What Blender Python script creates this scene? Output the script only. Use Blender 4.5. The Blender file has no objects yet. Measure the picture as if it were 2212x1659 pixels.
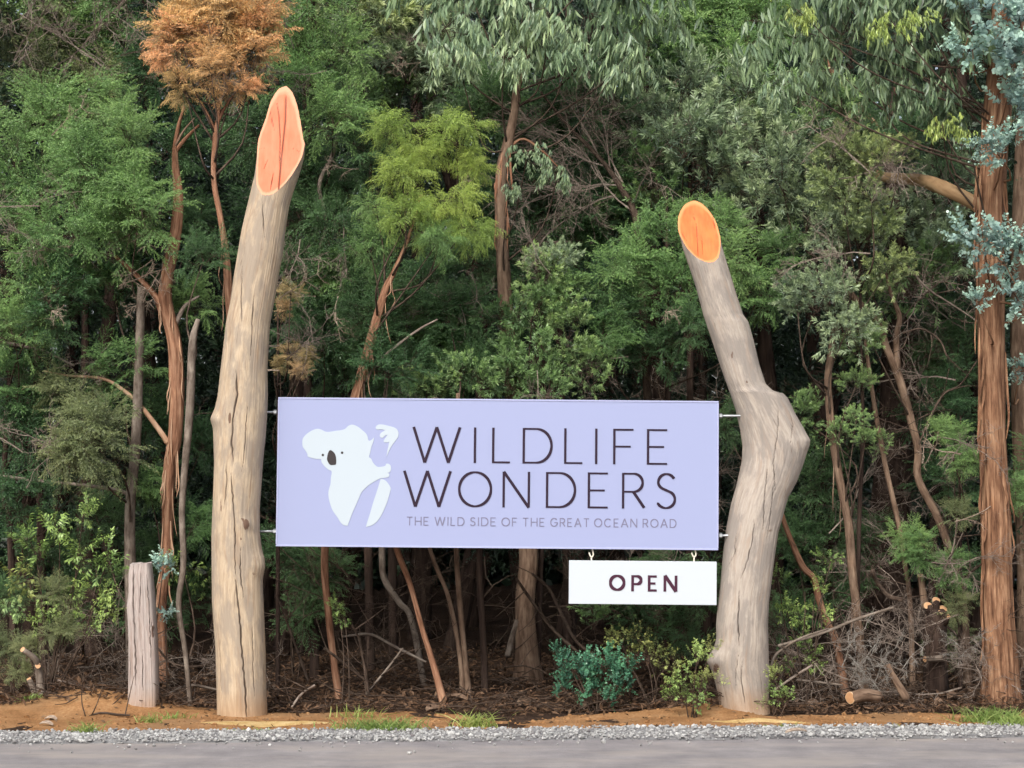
import bpy, bmesh, math
import numpy as np
from mathutils import Vector, Matrix

# ------------------------------------------------------------------ camera, light, exposure
SC = bpy.context.scene
COL = SC.collection
F = 4010.0            # focal length in pixels of a 2212 x 1659 picture
CX, CY, HOR = 1106.0, 829.5, 1058.0
CAMZ = 1.6
TH = math.atan((HOR - CY) / F)
cam = bpy.data.cameras.new('camera'); cam_o = bpy.data.objects.new('camera', cam); COL.objects.link(cam_o)
cam.sensor_width = 36.0; cam.lens = 36.0 * F / 2212.0; cam.clip_start = 0.1; cam.clip_end = 500
cam_o.location = (0, 0, CAMZ); cam_o.rotation_euler = (math.pi / 2 + TH, 0, 0)
SC.camera = cam_o
SUN_EL, SUN_AZ = math.radians(42), math.radians(200)      # azimuth clockwise from +Y: behind the camera
world = bpy.data.worlds.new('World'); SC.world = world; world.use_nodes = True
wn, wl = world.node_tree.nodes, world.node_tree.links
bgn = wn['Background']
sky = wn.new('ShaderNodeTexSky'); sky.sky_type = 'NISHITA'; sky.sun_disc = False
sky.sun_elevation = SUN_EL; sky.sun_rotation = SUN_AZ
sky.air_density = 1.0; sky.dust_density = 4.0; sky.ozone_density = 1.0
hsv = wn.new('ShaderNodeHueSaturation'); hsv.inputs['Saturation'].default_value = 0.55   # overcast: greyer than a clear sky
wl.new(sky.outputs['Color'], hsv.inputs['Color']); wl.new(hsv.outputs['Color'], bgn.inputs['Color'])
bgn.inputs['Strength'].default_value = 0.13
sun = bpy.data.lights.new('sun', 'SUN'); sun.energy = 1.5; sun.angle = math.radians(14); sun.color = (1.0, 0.95, 0.88)
sun_o = bpy.data.objects.new('sun', sun); COL.objects.link(sun_o)
sd = Vector((math.sin(SUN_AZ) * math.cos(SUN_EL), math.cos(SUN_AZ) * math.cos(SUN_EL), math.sin(SUN_EL)))
sun_o.rotation_euler = sd.to_track_quat('Z', 'Y').to_euler(); sun_o.location = sd * 40
SC.view_settings.view_transform = 'Standard'; SC.view_settings.look = 'None'
SC.view_settings.exposure = 0.72; SC.view_settings.gamma = 1.0; SC.view_settings.use_curve_mapping = False
SC.render.engine = 'CYCLES'
SC.cycles.use_denoising = True
SC.cycles.max_bounces = 4; SC.cycles.diffuse_bounces = 2; SC.cycles.glossy_bounces = 1; SC.cycles.transmission_bounces = 2
SC.cycles.debug_use_spatial_splits = True
SC.cycles.use_adaptive_sampling = True; SC.cycles.adaptive_threshold = 0.025; SC.cycles.adaptive_min_samples = 12
SC.cycles.transparent_max_bounces = 4; SC.cycles.caustics_reflective = False; SC.cycles.caustics_refractive = False

# ------------------------------------------------------------------ pixel helpers
ct, st = math.cos(TH), math.sin(TH)
def ray(x, y):
    u, v = (x - CX) / F, (CY - y) / F
    return np.array([u, ct - v * st, st + v * ct])
def D(x, y, Y):                 # the point at distance Y (along the ground) seen at pixel x, y
    d = ray(x, y); t = Y / d[1]
    return np.array([d[0] * t, Y, CAMZ + d[2] * t])
def G(x, y, z=0.0):             # the point of the level ground seen at pixel x, y
    d = ray(x, y); t = (z - CAMZ) / d[2]
    return np.array([d[0] * t, d[1] * t, z])
def px(w, Y): return w * Y / F

# ------------------------------------------------------------------ numeric noise
_tab = np.random.default_rng(7).random(4096)
def _h(i, j, k): return _tab[(i * 73 + j * 1987 + k * 3541 + 977 * ((i ^ (j * 3)) & 255)) & 4095]
def noise(x, y, z=0.0):
    x, y, z = np.broadcast_arrays(np.asarray(x, float), np.asarray(y, float), np.asarray(z, float))
    xi, yi, zi = np.floor(x).astype(int), np.floor(y).astype(int), np.floor(z).astype(int)
    fx, fy, fz = x - xi, y - yi, z - zi
    fx, fy, fz = [f * f * (3 - 2 * f) for f in (fx, fy, fz)]
    r = 0
    for a in (0, 1):
        for b in (0, 1):
            for c in (0, 1):
                r = r + _h(xi + a, yi + b, zi + c) * (fx if a else 1 - fx) * (fy if b else 1 - fy) * (fz if c else 1 - fz)
    return r * 2 - 1
def fbm(x, y, z=0.0, o=3):
    r = 0; a = 1.0
    for k in range(o):
        r = r + a * noise(x * 2 ** k + 13.7 * k, y * 2 ** k + 5.1 * k, z * 2 ** k); a *= 0.5
    return r

# ------------------------------------------------------------------ materials
def nt(name):
    m = bpy.data.materials.new(name); m.use_nodes = True
    return m, m.node_tree.nodes, m.node_tree.links, m.node_tree.nodes['Principled BSDF']
def ramp(n, stops):
    r = n.new('ShaderNodeValToRGB'); e = r.color_ramp.elements
    while len(e) < len(stops): e.new(0.5)
    for q, (p, c) in zip(e, stops): q.position = p; q.color = (*c, 1)
    return r
def plain(name, c, rough=0.5, spec=0.3, metal=0.0):
    m, n, l, b = nt(name)
    b.inputs['Base Color'].default_value = (*c, 1); b.inputs['Roughness'].default_value = rough
    b.inputs['Specular IOR Level'].default_value = spec; b.inputs['Metallic'].default_value = metal
    return m
def attr(n, name):
    a = n.new('ShaderNodeAttribute'); a.attribute_name = name; return a
def mapped(n, l, vec, scale):
    mp = n.new('ShaderNodeMapping'); mp.inputs['Scale'].default_value = scale; l.new(vec, mp.inputs['Vector']); return mp.outputs['Vector']
def tex_noise(n, l, vec, scale, detail=4, rough=0.6):
    t = n.new('ShaderNodeTexNoise'); t.inputs['Scale'].default_value = scale; t.inputs['Detail'].default_value = detail
    t.inputs['Roughness'].default_value = rough; l.new(vec, t.inputs['Vector']); return t.outputs['Fac']
def mixc(n, l, fac, a, b, mode='MIX'):
    m = n.new('ShaderNodeMix'); m.data_type = 'RGBA'; m.blend_type = mode
    for s, v in ((m.inputs['Factor'], fac), (m.inputs['A'], a), (m.inputs['B'], b)):
        if hasattr(v, 'is_linked'): l.new(v, s)
        elif isinstance(v, (int, float)): s.default_value = v
        else: s.default_value = (*v, 1)
    return m.outputs['Result']
def bump(n, l, b, h, dist, strength=0.6):
    u = n.new('ShaderNodeBump'); u.inputs['Distance'].default_value = dist; u.inputs['Strength'].default_value = strength
    l.new(h, u.inputs['Height']); l.new(u.outputs['Normal'], b.inputs['Normal'])
def math_n(n, l, op, a, b=0.5):
    m = n.new('ShaderNodeMath'); m.operation = op
    for s, v in ((m.inputs[0], a), (m.inputs[1], b)):
        if hasattr(v, 'is_linked'): l.new(v, s)
        else: s.default_value = v
    return m.outputs[0]

def bark(name, dark, mid, light, fine=38.0, stretch=0.12, rough=0.9, depth=0.012):
    """stringy bark: noise stretched along the stem (attribute 'grain')"""
    m, n, l, b = nt(name)
    g = attr(n, 'grain').outputs['Vector']
    f1 = tex_noise(n, l, mapped(n, l, g, (1, 1, stretch)), fine, 5, 0.65)
    f2 = tex_noise(n, l, mapped(n, l, g, (1, 1, 0.5)), fine * 0.22, 3)
    r = ramp(n, [(0.32, dark), (0.5, mid), (0.68, light)]); l.new(f1, r.inputs['Fac'])
    r2 = ramp(n, [(0.3, (0.55, 0.5, 0.48)), (0.6, (1, 1, 1)), (0.75, (1.25, 1.2, 1.1))]); l.new(f2, r2.inputs['Fac'])
    l.new(mixc(n, l, 0.75, r.outputs['Color'], r2.outputs['Color'], 'MULTIPLY'), b.inputs['Base Color'])
    b.inputs['Roughness'].default_value = rough; b.inputs['Specular IOR Level'].default_value = 0.15
    bump(n, l, b, f1, depth, 0.9)
    return m

def bare_wood(name, light, mid, grey, warm, crack=(0.035, 0.022, 0.016), moss=None):
    """barkless weathered log; attributes: grain, crack (splits), stain (worn brown marks), soil (splashed foot)"""
    m, n, l, b = nt(name)
    g = attr(n, 'grain').outputs['Vector']
    f1 = tex_noise(n, l, mapped(n, l, g, (1, 1, 0.085)), 70.0, 6, 0.7)
    f2 = tex_noise(n, l, mapped(n, l, g, (1, 1, 0.33)), 9.0, 6, 0.68)
    f3 = tex_noise(n, l, mapped(n, l, g, (1, 1, 0.12)), 22.0, 4, 0.6)
    f4 = tex_noise(n, l, mapped(n, l, g, (1, 1, 0.035)), 85.0, 3, 0.6)
    r1 = ramp(n, [(0.36, mid), (0.62, light)]); l.new(f1, r1.inputs['Fac'])
    k2 = ramp(n, [(0.45, (0, 0, 0)), (0.56, (1, 1, 1))]); l.new(f2, k2.inputs['Fac'])
    c = mixc(n, l, math_n(n, l, 'MULTIPLY', k2.outputs['Color'], 0.7), r1.outputs['Color'], grey)
    k3 = ramp(n, [(0.56, (0, 0, 0)), (0.70, (1, 1, 1))]); l.new(f3, k3.inputs['Fac'])
    c = mixc(n, l, math_n(n, l, 'MULTIPLY', k3.outputs['Color'], 0.55), c, warm)
    k4 = ramp(n, [(0.28, (1, 1, 1)), (0.36, (0, 0, 0))]); l.new(f4, k4.inputs['Fac'])
    c = mixc(n, l, math_n(n, l, 'MULTIPLY', k4.outputs['Color'], 0.6), c, (0.13, 0.085, 0.06))
    sa = attr(n, 'stain').outputs['Fac']
    f5 = tex_noise(n, l, mapped(n, l, g, (1, 1, 0.22)), 75.0, 4, 0.65)
    st_k = ramp(n, [(0.46, (0, 0, 0)), (0.62, (1, 1, 1))]); l.new(math_n(n, l, 'MULTIPLY', sa, math_n(n, l, 'ADD', f5, 0.12)), st_k.inputs['Fac'])
    st_f = math_n(n, l, 'MULTIPLY', st_k.outputs['Color'], 0.85)
    c = mixc(n, l, st_f, c, (0.11, 0.055, 0.035))
    c = mixc(n, l, math_n(n, l, 'MULTIPLY', attr(n, 'soil').outputs['Fac'], f2), c, (0.36, 0.2, 0.09))
    c = mixc(n, l, attr(n, 'crack').outputs['Fac'], c, crack)
    l.new(c, b.inputs['Base Color'])
    b.inputs['Roughness'].default_value = 0.72; b.inputs['Specular IOR Level'].default_value = 0.25
    bump(n, l, b, f1, 0.004, 0.5)
    return m

def cut_wood(name, core, core2, rim):
    """fresh saw cut: attribute 'radial' 0 at the pith and 1 at the edge, 'grain' across the face"""
    m, n, l, b = nt(name)
    g = attr(n, 'grain').outputs['Vector']
    f1 = tex_noise(n, l, mapped(n, l, g, (1, 0.18, 1)), 30.0, 5, 0.6)
    f2 = tex_noise(n, l, g, 6.0, 3, 0.5)
    r = ramp(n, [(0.35, core2), (0.6, core)]); l.new(math_n(n, l, 'MULTIPLY', math_n(n, l, 'ADD', f1, f2), 0.5), r.inputs['Fac'])
    rad = attr(n, 'radial').outputs['Fac']
    k = ramp(n, [(0.88, (0, 0, 0)), (0.95, (1, 1, 1))]); l.new(math_n(n, l, 'ADD', rad, math_n(n, l, 'MULTIPLY', math_n(n, l, 'SUBTRACT', f2, 0.5), 0.12)), k.inputs['Fac'])
    c = mixc(n, l, k.outputs['Color'], r.outputs['Color'], rim)
    c = mixc(n, l, attr(n, 'crack').outputs['Fac'], c, (0.12, 0.03, 0.012))
    l.new(c, b.inputs['Base Color']); b.inputs['Roughness'].default_value = 0.65
    bump(n, l, b, f1, 0.003, 0.4)
    return m

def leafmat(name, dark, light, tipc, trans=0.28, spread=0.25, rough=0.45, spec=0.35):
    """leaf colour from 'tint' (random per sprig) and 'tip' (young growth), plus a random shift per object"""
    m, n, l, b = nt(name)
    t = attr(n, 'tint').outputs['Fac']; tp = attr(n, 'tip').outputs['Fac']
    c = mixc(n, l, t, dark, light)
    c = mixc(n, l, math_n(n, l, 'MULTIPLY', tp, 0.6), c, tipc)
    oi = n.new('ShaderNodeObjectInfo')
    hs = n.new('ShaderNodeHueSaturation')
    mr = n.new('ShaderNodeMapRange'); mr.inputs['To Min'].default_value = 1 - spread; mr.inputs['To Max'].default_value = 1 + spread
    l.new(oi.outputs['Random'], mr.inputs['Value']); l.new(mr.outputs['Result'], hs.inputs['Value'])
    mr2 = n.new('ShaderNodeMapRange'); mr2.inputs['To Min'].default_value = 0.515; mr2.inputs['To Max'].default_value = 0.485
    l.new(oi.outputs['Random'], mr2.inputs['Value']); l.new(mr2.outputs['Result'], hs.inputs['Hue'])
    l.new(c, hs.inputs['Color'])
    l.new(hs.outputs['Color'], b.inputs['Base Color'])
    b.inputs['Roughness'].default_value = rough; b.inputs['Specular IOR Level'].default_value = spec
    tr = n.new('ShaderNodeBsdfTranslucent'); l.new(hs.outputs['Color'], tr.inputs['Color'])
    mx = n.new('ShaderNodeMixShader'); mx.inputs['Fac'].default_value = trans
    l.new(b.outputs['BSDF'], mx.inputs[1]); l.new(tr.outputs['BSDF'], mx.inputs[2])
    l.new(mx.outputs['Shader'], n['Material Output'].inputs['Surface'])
    return m

M = {}
# one leaf material; each crown carries its own leaf colour (object colour), dark and young leaves are derived from it
def shared_leaf():
    m = leafmat('living_leaves', (0.1, 0.1, 0.1), (0.1, 0.1, 0.1), (0.1, 0.1, 0.1), 0.25, 0.2, 0.38, 0.5)
    n, l = m.node_tree.nodes, m.node_tree.links
    oi = [q for q in n if q.type == 'OBJECT_INFO'][0]; mixes = [q for q in n if q.type == 'MIX']
    a, b = mixes[0], mixes[1]
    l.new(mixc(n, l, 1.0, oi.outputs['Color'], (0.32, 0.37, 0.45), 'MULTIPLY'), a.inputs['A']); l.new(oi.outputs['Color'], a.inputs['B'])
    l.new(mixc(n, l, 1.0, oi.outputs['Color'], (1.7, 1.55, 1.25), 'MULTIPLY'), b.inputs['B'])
    return m
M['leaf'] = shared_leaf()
LEAF = {'tea': (0.245, 0.43, 0.155), 'tea_dark': (0.105, 0.215, 0.088), 'tea_yellow': (0.38, 0.53, 0.13), 'tea_olive': (0.29, 0.35, 0.17), 'tea_dead': (0.92, 0.60, 0.30), 'tea_brown': (0.64, 0.49, 0.26),  # tea_dark: deep green, lowered further so shaded gaps are put into the colour
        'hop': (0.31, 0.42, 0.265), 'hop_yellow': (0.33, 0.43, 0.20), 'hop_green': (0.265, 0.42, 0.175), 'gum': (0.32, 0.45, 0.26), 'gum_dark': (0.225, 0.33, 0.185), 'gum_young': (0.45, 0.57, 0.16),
        'blue': (0.42, 0.62, 0.57), 'bluegreen': (0.12, 0.33, 0.20), 'lance': (0.33, 0.50, 0.16), 'lance_yellow': (0.45, 0.53, 0.19), 'wood_shaded': (0.042, 0.078, 0.046)}  # last colour: leaves darkened to paint in the shaded depth of the wood
M['grass'] = leafmat('grass_blades', (0.18, 0.27, 0.06), (0.33, 0.44, 0.12), (0.45, 0.48, 0.18), 0.3, 0.12, 0.5, 0.3)
M['litter'] = leafmat('dry_leaf_litter', (0.038, 0.022, 0.014), (0.14, 0.08, 0.05), (0.30, 0.19, 0.125), 0.1, 0.1, 0.85, 0.1)
M['twig_grey'] = bark('grey_dead_twigs', (0.17, 0.135, 0.11), (0.27, 0.22, 0.185), (0.37, 0.32, 0.27), 60, 0.3)
M['twig_brown'] = bark('brown_dead_twigs', (0.045, 0.033, 0.026), (0.088, 0.063, 0.048), (0.145, 0.108, 0.082), 60, 0.3)
M['twig_pale'] = bark('pale_dead_twigs', (0.28, 0.21, 0.16), (0.40, 0.32, 0.25), (0.52, 0.44, 0.36), 60, 0.3)
M['lichen'] = bark('white_lichen_twigs', (0.17, 0.155, 0.135), (0.29, 0.275, 0.245), (0.46, 0.445, 0.41), 60, 0.3)
M['bark_red'] = bark('red_brown_stringy_bark', (0.13, 0.06, 0.034), (0.30, 0.155, 0.095), (0.46, 0.28, 0.18), 40, 0.09)
M['bark_grey'] = bark('grey_smooth_bark', (0.11, 0.085, 0.068), (0.20, 0.165, 0.135), (0.31, 0.265, 0.22), 30, 0.35)
M['bark_tan'] = bark('tan_smooth_bark', (0.30, 0.19, 0.10), (0.42, 0.28, 0.15), (0.50, 0.36, 0.22), 14, 0.3, 0.7, 0.004)
M['bark_dark'] = bark('dark_shaded_bark', (0.026, 0.017, 0.014), (0.052, 0.035, 0.028), (0.09, 0.062, 0.048), 30, 0.1)  # dark brown bark, with the shade of the hollow put into its colour
M['bark_brown'] = bark('brown_flaky_bark', (0.10, 0.062, 0.042), (0.20, 0.135, 0.095), (0.31, 0.22, 0.155), 36, 0.16)
M['bark_gum'] = bark('orange_brown_gum_bark', (0.075, 0.034, 0.020), (0.255, 0.135, 0.078), (0.47, 0.29, 0.175), 40, 0.08, 0.9, 0.02)
M['bark_pale'] = bark('pale_shed_bark', (0.32, 0.18, 0.11), (0.46, 0.29, 0.19), (0.58, 0.41, 0.29), 30, 0.2)
M['log_a'] = bare_wood('barkless_log_warm', (0.53, 0.425, 0.305), (0.385, 0.292, 0.20), (0.285, 0.24, 0.195), (0.30, 0.19, 0.115))
M['log_b'] = bare_wood('barkless_log_grey', (0.44, 0.385, 0.33), (0.335, 0.285, 0.24), (0.235, 0.21, 0.19), (0.37, 0.27, 0.20))
M['post'] = bare_wood('weathered_split_timber', (0.45, 0.39, 0.36), (0.32, 0.26, 0.235), (0.37, 0.33, 0.31), (0.25, 0.185, 0.15))
M['cut_a'] = cut_wood('fresh_cut_salmon', (0.68, 0.205, 0.10), (0.64, 0.15, 0.062), (0.72, 0.33, 0.19))
M['cut_b'] = cut_wood('fresh_cut_orange', (0.70, 0.185, 0.042), (0.64, 0.105, 0.018), (0.74, 0.28, 0.10))
M['cut_c'] = cut_wood('stub_cut', (0.62, 0.36, 0.19), (0.5, 0.26, 0.12), (0.6, 0.42, 0.26))
M['crackc'] = plain('crack_shadow_wood', (0.075, 0.022, 0.01), 0.9, 0.1)
M['panel'] = plain('lavender_panel', (0.305, 0.342, 0.535), 0.38, 0.4)
M['trim'] = plain('pale_edge_trim', (0.37, 0.40, 0.60), 0.4, 0.4)
M['white'] = plain('white_print', (0.45, 0.52, 0.58), 0.45, 0.4)
M['white_panel'] = plain('white_panel', (0.52, 0.57, 0.62), 0.38, 0.4)
M['ink'] = plain('dark_plum_letters', (0.018, 0.006, 0.020), 0.5, 0.3)
M['ink2'] = plain('plum_letters', (0.050, 0.010, 0.030), 0.5, 0.3)
M['ink_grey'] = plain('grey_letters', (0.18, 0.175, 0.26), 0.5, 0.3)
M['nose'] = plain('dark_nose_print', (0.035, 0.028, 0.030), 0.5, 0.3)
M['steel'] = plain('galvanised_steel', (0.42, 0.44, 0.46), 0.45, 0.5, 0.8)
M['twine'] = plain('pale_hook', (0.75, 0.72, 0.60), 0.5, 0.4)

def ground_mat(name, stops, scale, fine, bumpd=0.02, patch=None):
    m, n, l, b = nt(name)
    tc = n.new('ShaderNodeTexCoord').outputs['Object']
    f1 = tex_noise(n, l, tc, scale, 6, 0.65); f2 = tex_noise(n, l, tc, fine, 4, 0.7)
    r = ramp(n, stops); l.new(math_n(n, l, 'ADD', math_n(n, l, 'MULTIPLY', f1, 0.55), math_n(n, l, 'MULTIPLY', f2, 0.45)), r.inputs['Fac'])
    c = r.outputs['Color']
    if patch:
        f3 = tex_noise(n, l, mapped(n, l, tc, patch[2]), patch[1], 4, 0.6)
        k = ramp(n, [(patch[3], (0, 0, 0)), (patch[4], (1, 1, 1))]); l.new(f3, k.inputs['Fac'])
        c = mixc(n, l, k.outputs['Color'], c, patch[0])
    l.new(c, b.inputs['Base Color']); b.inputs['Roughness'].default_value = 0.95; b.inputs['Specular IOR Level'].default_value = 0.12
    bump(n, l, b, f2, bumpd, 0.8)
    return m
M['floor'] = ground_mat('forest_floor', [(0.35, (0.022, 0.014, 0.010)), (0.5, (0.045, 0.027, 0.018)), (0.65, (0.08, 0.05, 0.034))], 5, 40)
M['dirt'] = ground_mat('orange_dirt', [(0.36, (0.20, 0.10, 0.042)), (0.5, (0.315, 0.165, 0.072)), (0.64, (0.43, 0.255, 0.125))], 4, 55, 0.012,
                       ((0.289, 0.170, 0.085), 1.3, (1, 1, 1), 0.52, 0.66))
M['asphalt'] = ground_mat('dusty_asphalt', [(0.38, (0.20, 0.187, 0.19)), (0.52, (0.265, 0.247, 0.247)), (0.62, (0.34, 0.315, 0.31))], 3.0, 190, 0.004,
                          ((0.357, 0.319, 0.289), 1.6, (0.6, 1.6, 1), 0.45, 0.72))
M['gravel_base'] = ground_mat('gravel_fines', [(0.38, (0.145, 0.140, 0.140)), (0.5, (0.255, 0.251, 0.251)), (0.62, (0.357, 0.357, 0.348))], 6, 120, 0.01)
def stone_mat():
    m, n, l, b = nt('blue_metal_stones')
    r = ramp(n, [(0.0, (0.11, 0.095, 0.10)), (0.28, (0.235, 0.23, 0.225)), (0.7, (0.37, 0.37, 0.36)), (1.0, (0.56, 0.56, 0.54))])
    l.new(attr(n, 'tint').outputs['Fac'], r.inputs['Fac']); l.new(r.outputs['Color'], b.inputs['Base Color']); b.inputs['Roughness'].default_value = 0.85
    return m
M['stone'] = stone_mat()
M['sawdust'] = ground_mat('fresh_sawdust', [(0.36, (0.357, 0.212, 0.076)), (0.5, (0.493, 0.340, 0.145)), (0.64, (0.595, 0.459, 0.255))], 8, 90, 0.006)

# ------------------------------------------------------------------ mesh helpers
def mesh_np(name, v, f, mat, attrs=None, smooth=False):
    """v (n,3); f (m,3) or (m,4) int; attrs {name: (n,) or (n,3)}"""
    v = np.asarray(v, np.float32); f = np.asarray(f, np.int32); k = f.shape[1]
    me = bpy.data.meshes.new(name)
    me.vertices.add(len(v)); me.vertices.foreach_set('co', v.ravel())
    me.loops.add(f.size); me.loops.foreach_set('vertex_index', f.ravel())
    me.polygons.add(len(f)); me.polygons.foreach_set('loop_start', np.arange(0, f.size, k, dtype=np.int32))
    me.polygons.foreach_set('use_smooth', np.full(len(f), smooth))
    for nm, a in (attrs or {}).items():
        a = np.asarray(a, np.float32)
        if a.ndim == 1:
            at = me.attributes.new(nm, 'FLOAT', 'POINT'); at.data.foreach_set('value', a)
        else:
            at = me.attributes.new(nm, 'FLOAT_VECTOR', 'POINT'); at.data.foreach_set('vector', a.ravel())
    me.update(calc_edges=True)
    me.materials.append(mat)
    return me
def link(name, data, parent=None, loc=(0, 0, 0)):
    o = bpy.data.objects.new(name, data); COL.objects.link(o); o.location = loc
    if parent is not None: o.parent = parent
    return o
def tag(o, label, cat, group=None, kind=None):
    if label: o['label'] = label
    if cat: o['category'] = cat
    if group: o['group'] = group
    if kind: o['kind'] = kind
    return o
def thing(name, label, cat, loc, group=None):
    o = bpy.data.objects.new(name, None); COL.objects.link(o); o.location = loc; o.empty_display_size = 0.1
    return tag(o, label, cat, group)
def norm(a): return a / (np.linalg.norm(a, axis=-1, keepdims=True) + 1e-9)
def catmull(P, n):
    P = np.asarray(P, float)
    if len(P) < 3:
        t = np.linspace(0, 1, n)[:, None]; return P[0] * (1 - t) + P[-1] * t
    Q = np.vstack([2 * P[0] - P[1], P, 2 * P[-1] - P[-2]])
    s = np.linspace(0, len(P) - 1 - 1e-6, n); i = s.astype(int); u = (s - i)[:, None]
    a, b, c, d = Q[i], Q[i + 1], Q[i + 2], Q[i + 3]
    return 0.5 * ((2 * b) + (-a + c) * u + (2 * a - 5 * b + 4 * c - d) * u ** 2 + (-a + 3 * b - 3 * c + d) * u ** 3)
def tube_arrays(P, R, sides=8, step=0.05, rough=0.0, seed=0, cap=True, flare=0.0):
    """tube through P with radii R -> v, f, grain"""
    P = np.asarray(P, float); R = np.asarray(R, float)
    L = np.sum(np.linalg.norm(np.diff(P, axis=0), axis=1))
    n = max(3, min(260, int(L / step)))
    C = catmull(P, n); r = catmull(np.column_stack([R, R, R]), n)[:, 0].clip(1e-4)
    T = norm(np.gradient(C, axis=0))
    up = np.array([0.0, -1.0, 0.05]); side = norm(np.cross(T, up)); fr = np.cross(side, T)
    a = np.linspace(0, 2 * math.pi, sides, endpoint=False)
    s = np.concatenate([[0], np.cumsum(np.linalg.norm(np.diff(C, axis=0), axis=1))])
    A, S = np.meshgrid(a, s)
    rr = np.repeat(r[:, None], sides, 1)
    if flare: rr = rr * (1 + flare * np.exp(-S / 0.18) * (1 + 0.4 * np.sin(A * 4 + seed)))
    if rough:
        rr = rr * (1 + rough * noise(np.cos(A) * 2.2 + seed, np.sin(A) * 2.2, S * 1.3) + rough * 0.8 * noise(np.cos(A) * 6 + seed, np.sin(A) * 6, S * 2.5))
    v = C[:, None, :] + rr[..., None] * (np.cos(A)[..., None] * side[:, None, :] + np.sin(A)[..., None] * fr[:, None, :])
    g = np.stack([np.cos(A) * rr + seed, np.sin(A) * rr, S], -1)
    v = v.reshape(-1, 3); g = g.reshape(-1, 3)
    i = np.arange(n - 1)[:, None] * sides; j = np.arange(sides)[None, :]; j2 = (j + 1) % sides
    f = np.stack([i + j, i + j2, i + sides + j2, i + sides + j], -1).reshape(-1, 4)
    if cap:
        k = len(v); v = np.vstack([v, C[-1:] + T[-1:] * r[-1] * 0.3, C[:1]]); g = np.vstack([g, g[-1:], g[:1]])
        e = (n - 1) * sides; jj = np.arange(sides); jn = (jj + 1) % sides
        f = np.vstack([f, np.column_stack([e + jj, e + jn, np.full(sides, k), np.full(sides, k)]),
                       np.column_stack([jn, jj, np.full(sides, k + 1), np.full(sides, k + 1)])])
    return v, f, g
class Soup:
    """collects arrays of one polygon size into a single mesh (degenerate quads become triangles)"""
    def __init__(s): s.v, s.f, s.a, s.n = [], [], {}, 0
    def add(s, v, f, **at):
        s.v.append(v); s.f.append(np.asarray(f) + s.n); s.n += len(v)
        for k, x in at.items(): s.a.setdefault(k, []).append(np.asarray(x))
    def mesh(s, name, mat, smooth=False):
        f = np.vstack(s.f); v = np.vstack(s.v); at = {k: np.concatenate(x) for k, x in s.a.items()}
        if f.shape[1] == 4:
            deg = f[:, 2] == f[:, 3]
            if deg.any():
                q = f[~deg]; t = np.vstack([q[:, [0, 1, 2]], q[:, [0, 2, 3]], f[deg][:, :3]])
                return mesh_np(name, v, t, mat, at, smooth)
        return mesh_np(name, v, f, mat, at, smooth)
def tubes_mesh(name, specs, mat, smooth=True):
    s = Soup()
    for sp in specs:
        v, f, g = tube_arrays(**sp); s.add(v, f, grain=g)
    return s.mesh(name, mat, smooth)

# ------------------------------------------------------------------ the setting: ground, road, gravel, dirt
def e_low(x): return 11.94 + 0.050 * x + 0.03 * noise(x * 1.7, 3.3) + 0.015 * noise(x * 7, 1.3)
def e_up(x): return 12.50 + 0.062 * x + 0.05 * noise(x * 1.3, 9.3) + 0.02 * noise(x * 8, 4.3)
def sstep(a, b, x):
    t = np.clip((x - a) / (b - a), 0, 1); return t * t * (3 - 2 * t)
MND = [(-3.15, 13.62, 0.115, 0.42, 0.28), (-2.75, 13.45, 0.07, 0.45, 0.25), (-3.9, 13.3, 0.05, 0.5, 0.3), (0.9, 13.45, 0.03, 0.9, 0.22), (1.67, 13.40, 0.03, 0.55, 0.28)]
def hg(x, y):
    x = np.asarray(x, float); y = np.asarray(y, float)
    z = -0.05 + 0.05 * sstep(11.9, 12.6, y - 0.055 * x) + 0.010 * fbm(x * 1.1, y * 1.1, 2.0) * sstep(12.6, 13.2, y)
    z = z + 0.05 * sstep(13.4, 15.5, y) + 0.05 * fbm(x * 0.7, y * 0.7, 7.0) * sstep(13.6, 15, y) + 0.12 * sstep(16, 30, y)
    return z
def hv(x, y):                  # dirt verge surface
    x = np.asarray(x, float); y = np.asarray(y, float)
    z = np.maximum(hg(x, y), -0.02) + 0.006 + 0.009 * fbm(x * 3, y * 3, 1.0)
    for mx, my, mh, sx, sy in MND: z = z + mh * np.exp(-((x - mx) / sx) ** 2 - ((y - my) / sy) ** 2)
    z = z - 0.16 * sstep(13.25, 13.85, y + 0.22 * fbm(x * 1.5, y * 0.8, 4.0) - 0.5 * np.exp(-((x + 3.1) / 0.7) ** 2))
    return z
def H(x, y): return float(np.maximum(hg(x, y), hv(x, y) if y > 12.5 else -1))
def grid(xs, ys, hf, name, mat, edges=None):
    X, Y = np.meshgrid(xs, ys)
    if edges: Y = edges[0](X) + (edges[1](X) - edges[0](X)) * Y
    Z = hf(X, Y); nx, ny = len(xs), len(ys)
    v = np.stack([X, Y, Z], -1).reshape(-1, 3)
    i = np.arange(ny - 1)[:, None] * nx + np.arange(nx - 1)[None, :]
    f = np.stack([i, i + 1, i + nx + 1, i + nx], -1).reshape(-1, 4)
    o = link(name, mesh_np(name, v, f, mat, None, True)); o['kind'] = 'structure'
    return o
far = np.concatenate([np.arange(-120, -8, 8), np.arange(-8, 8, 0.1), np.arange(8, 121, 8)])
fary = np.concatenate([np.arange(-60, 10, 5), np.arange(10, 18, 0.1), np.arange(18, 40, 0.8), np.arange(40, 161, 10)])
grid(far, fary, hg, 'ground', M['floor'])
grid(np.arange(-12, 12.01, 0.04), np.linspace(0, 1, 60), hv, 'dirt_verge', M['dirt'], (lambda x: e_up(x) - 0.12, lambda x: 14.4 + 0 * x))
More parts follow.
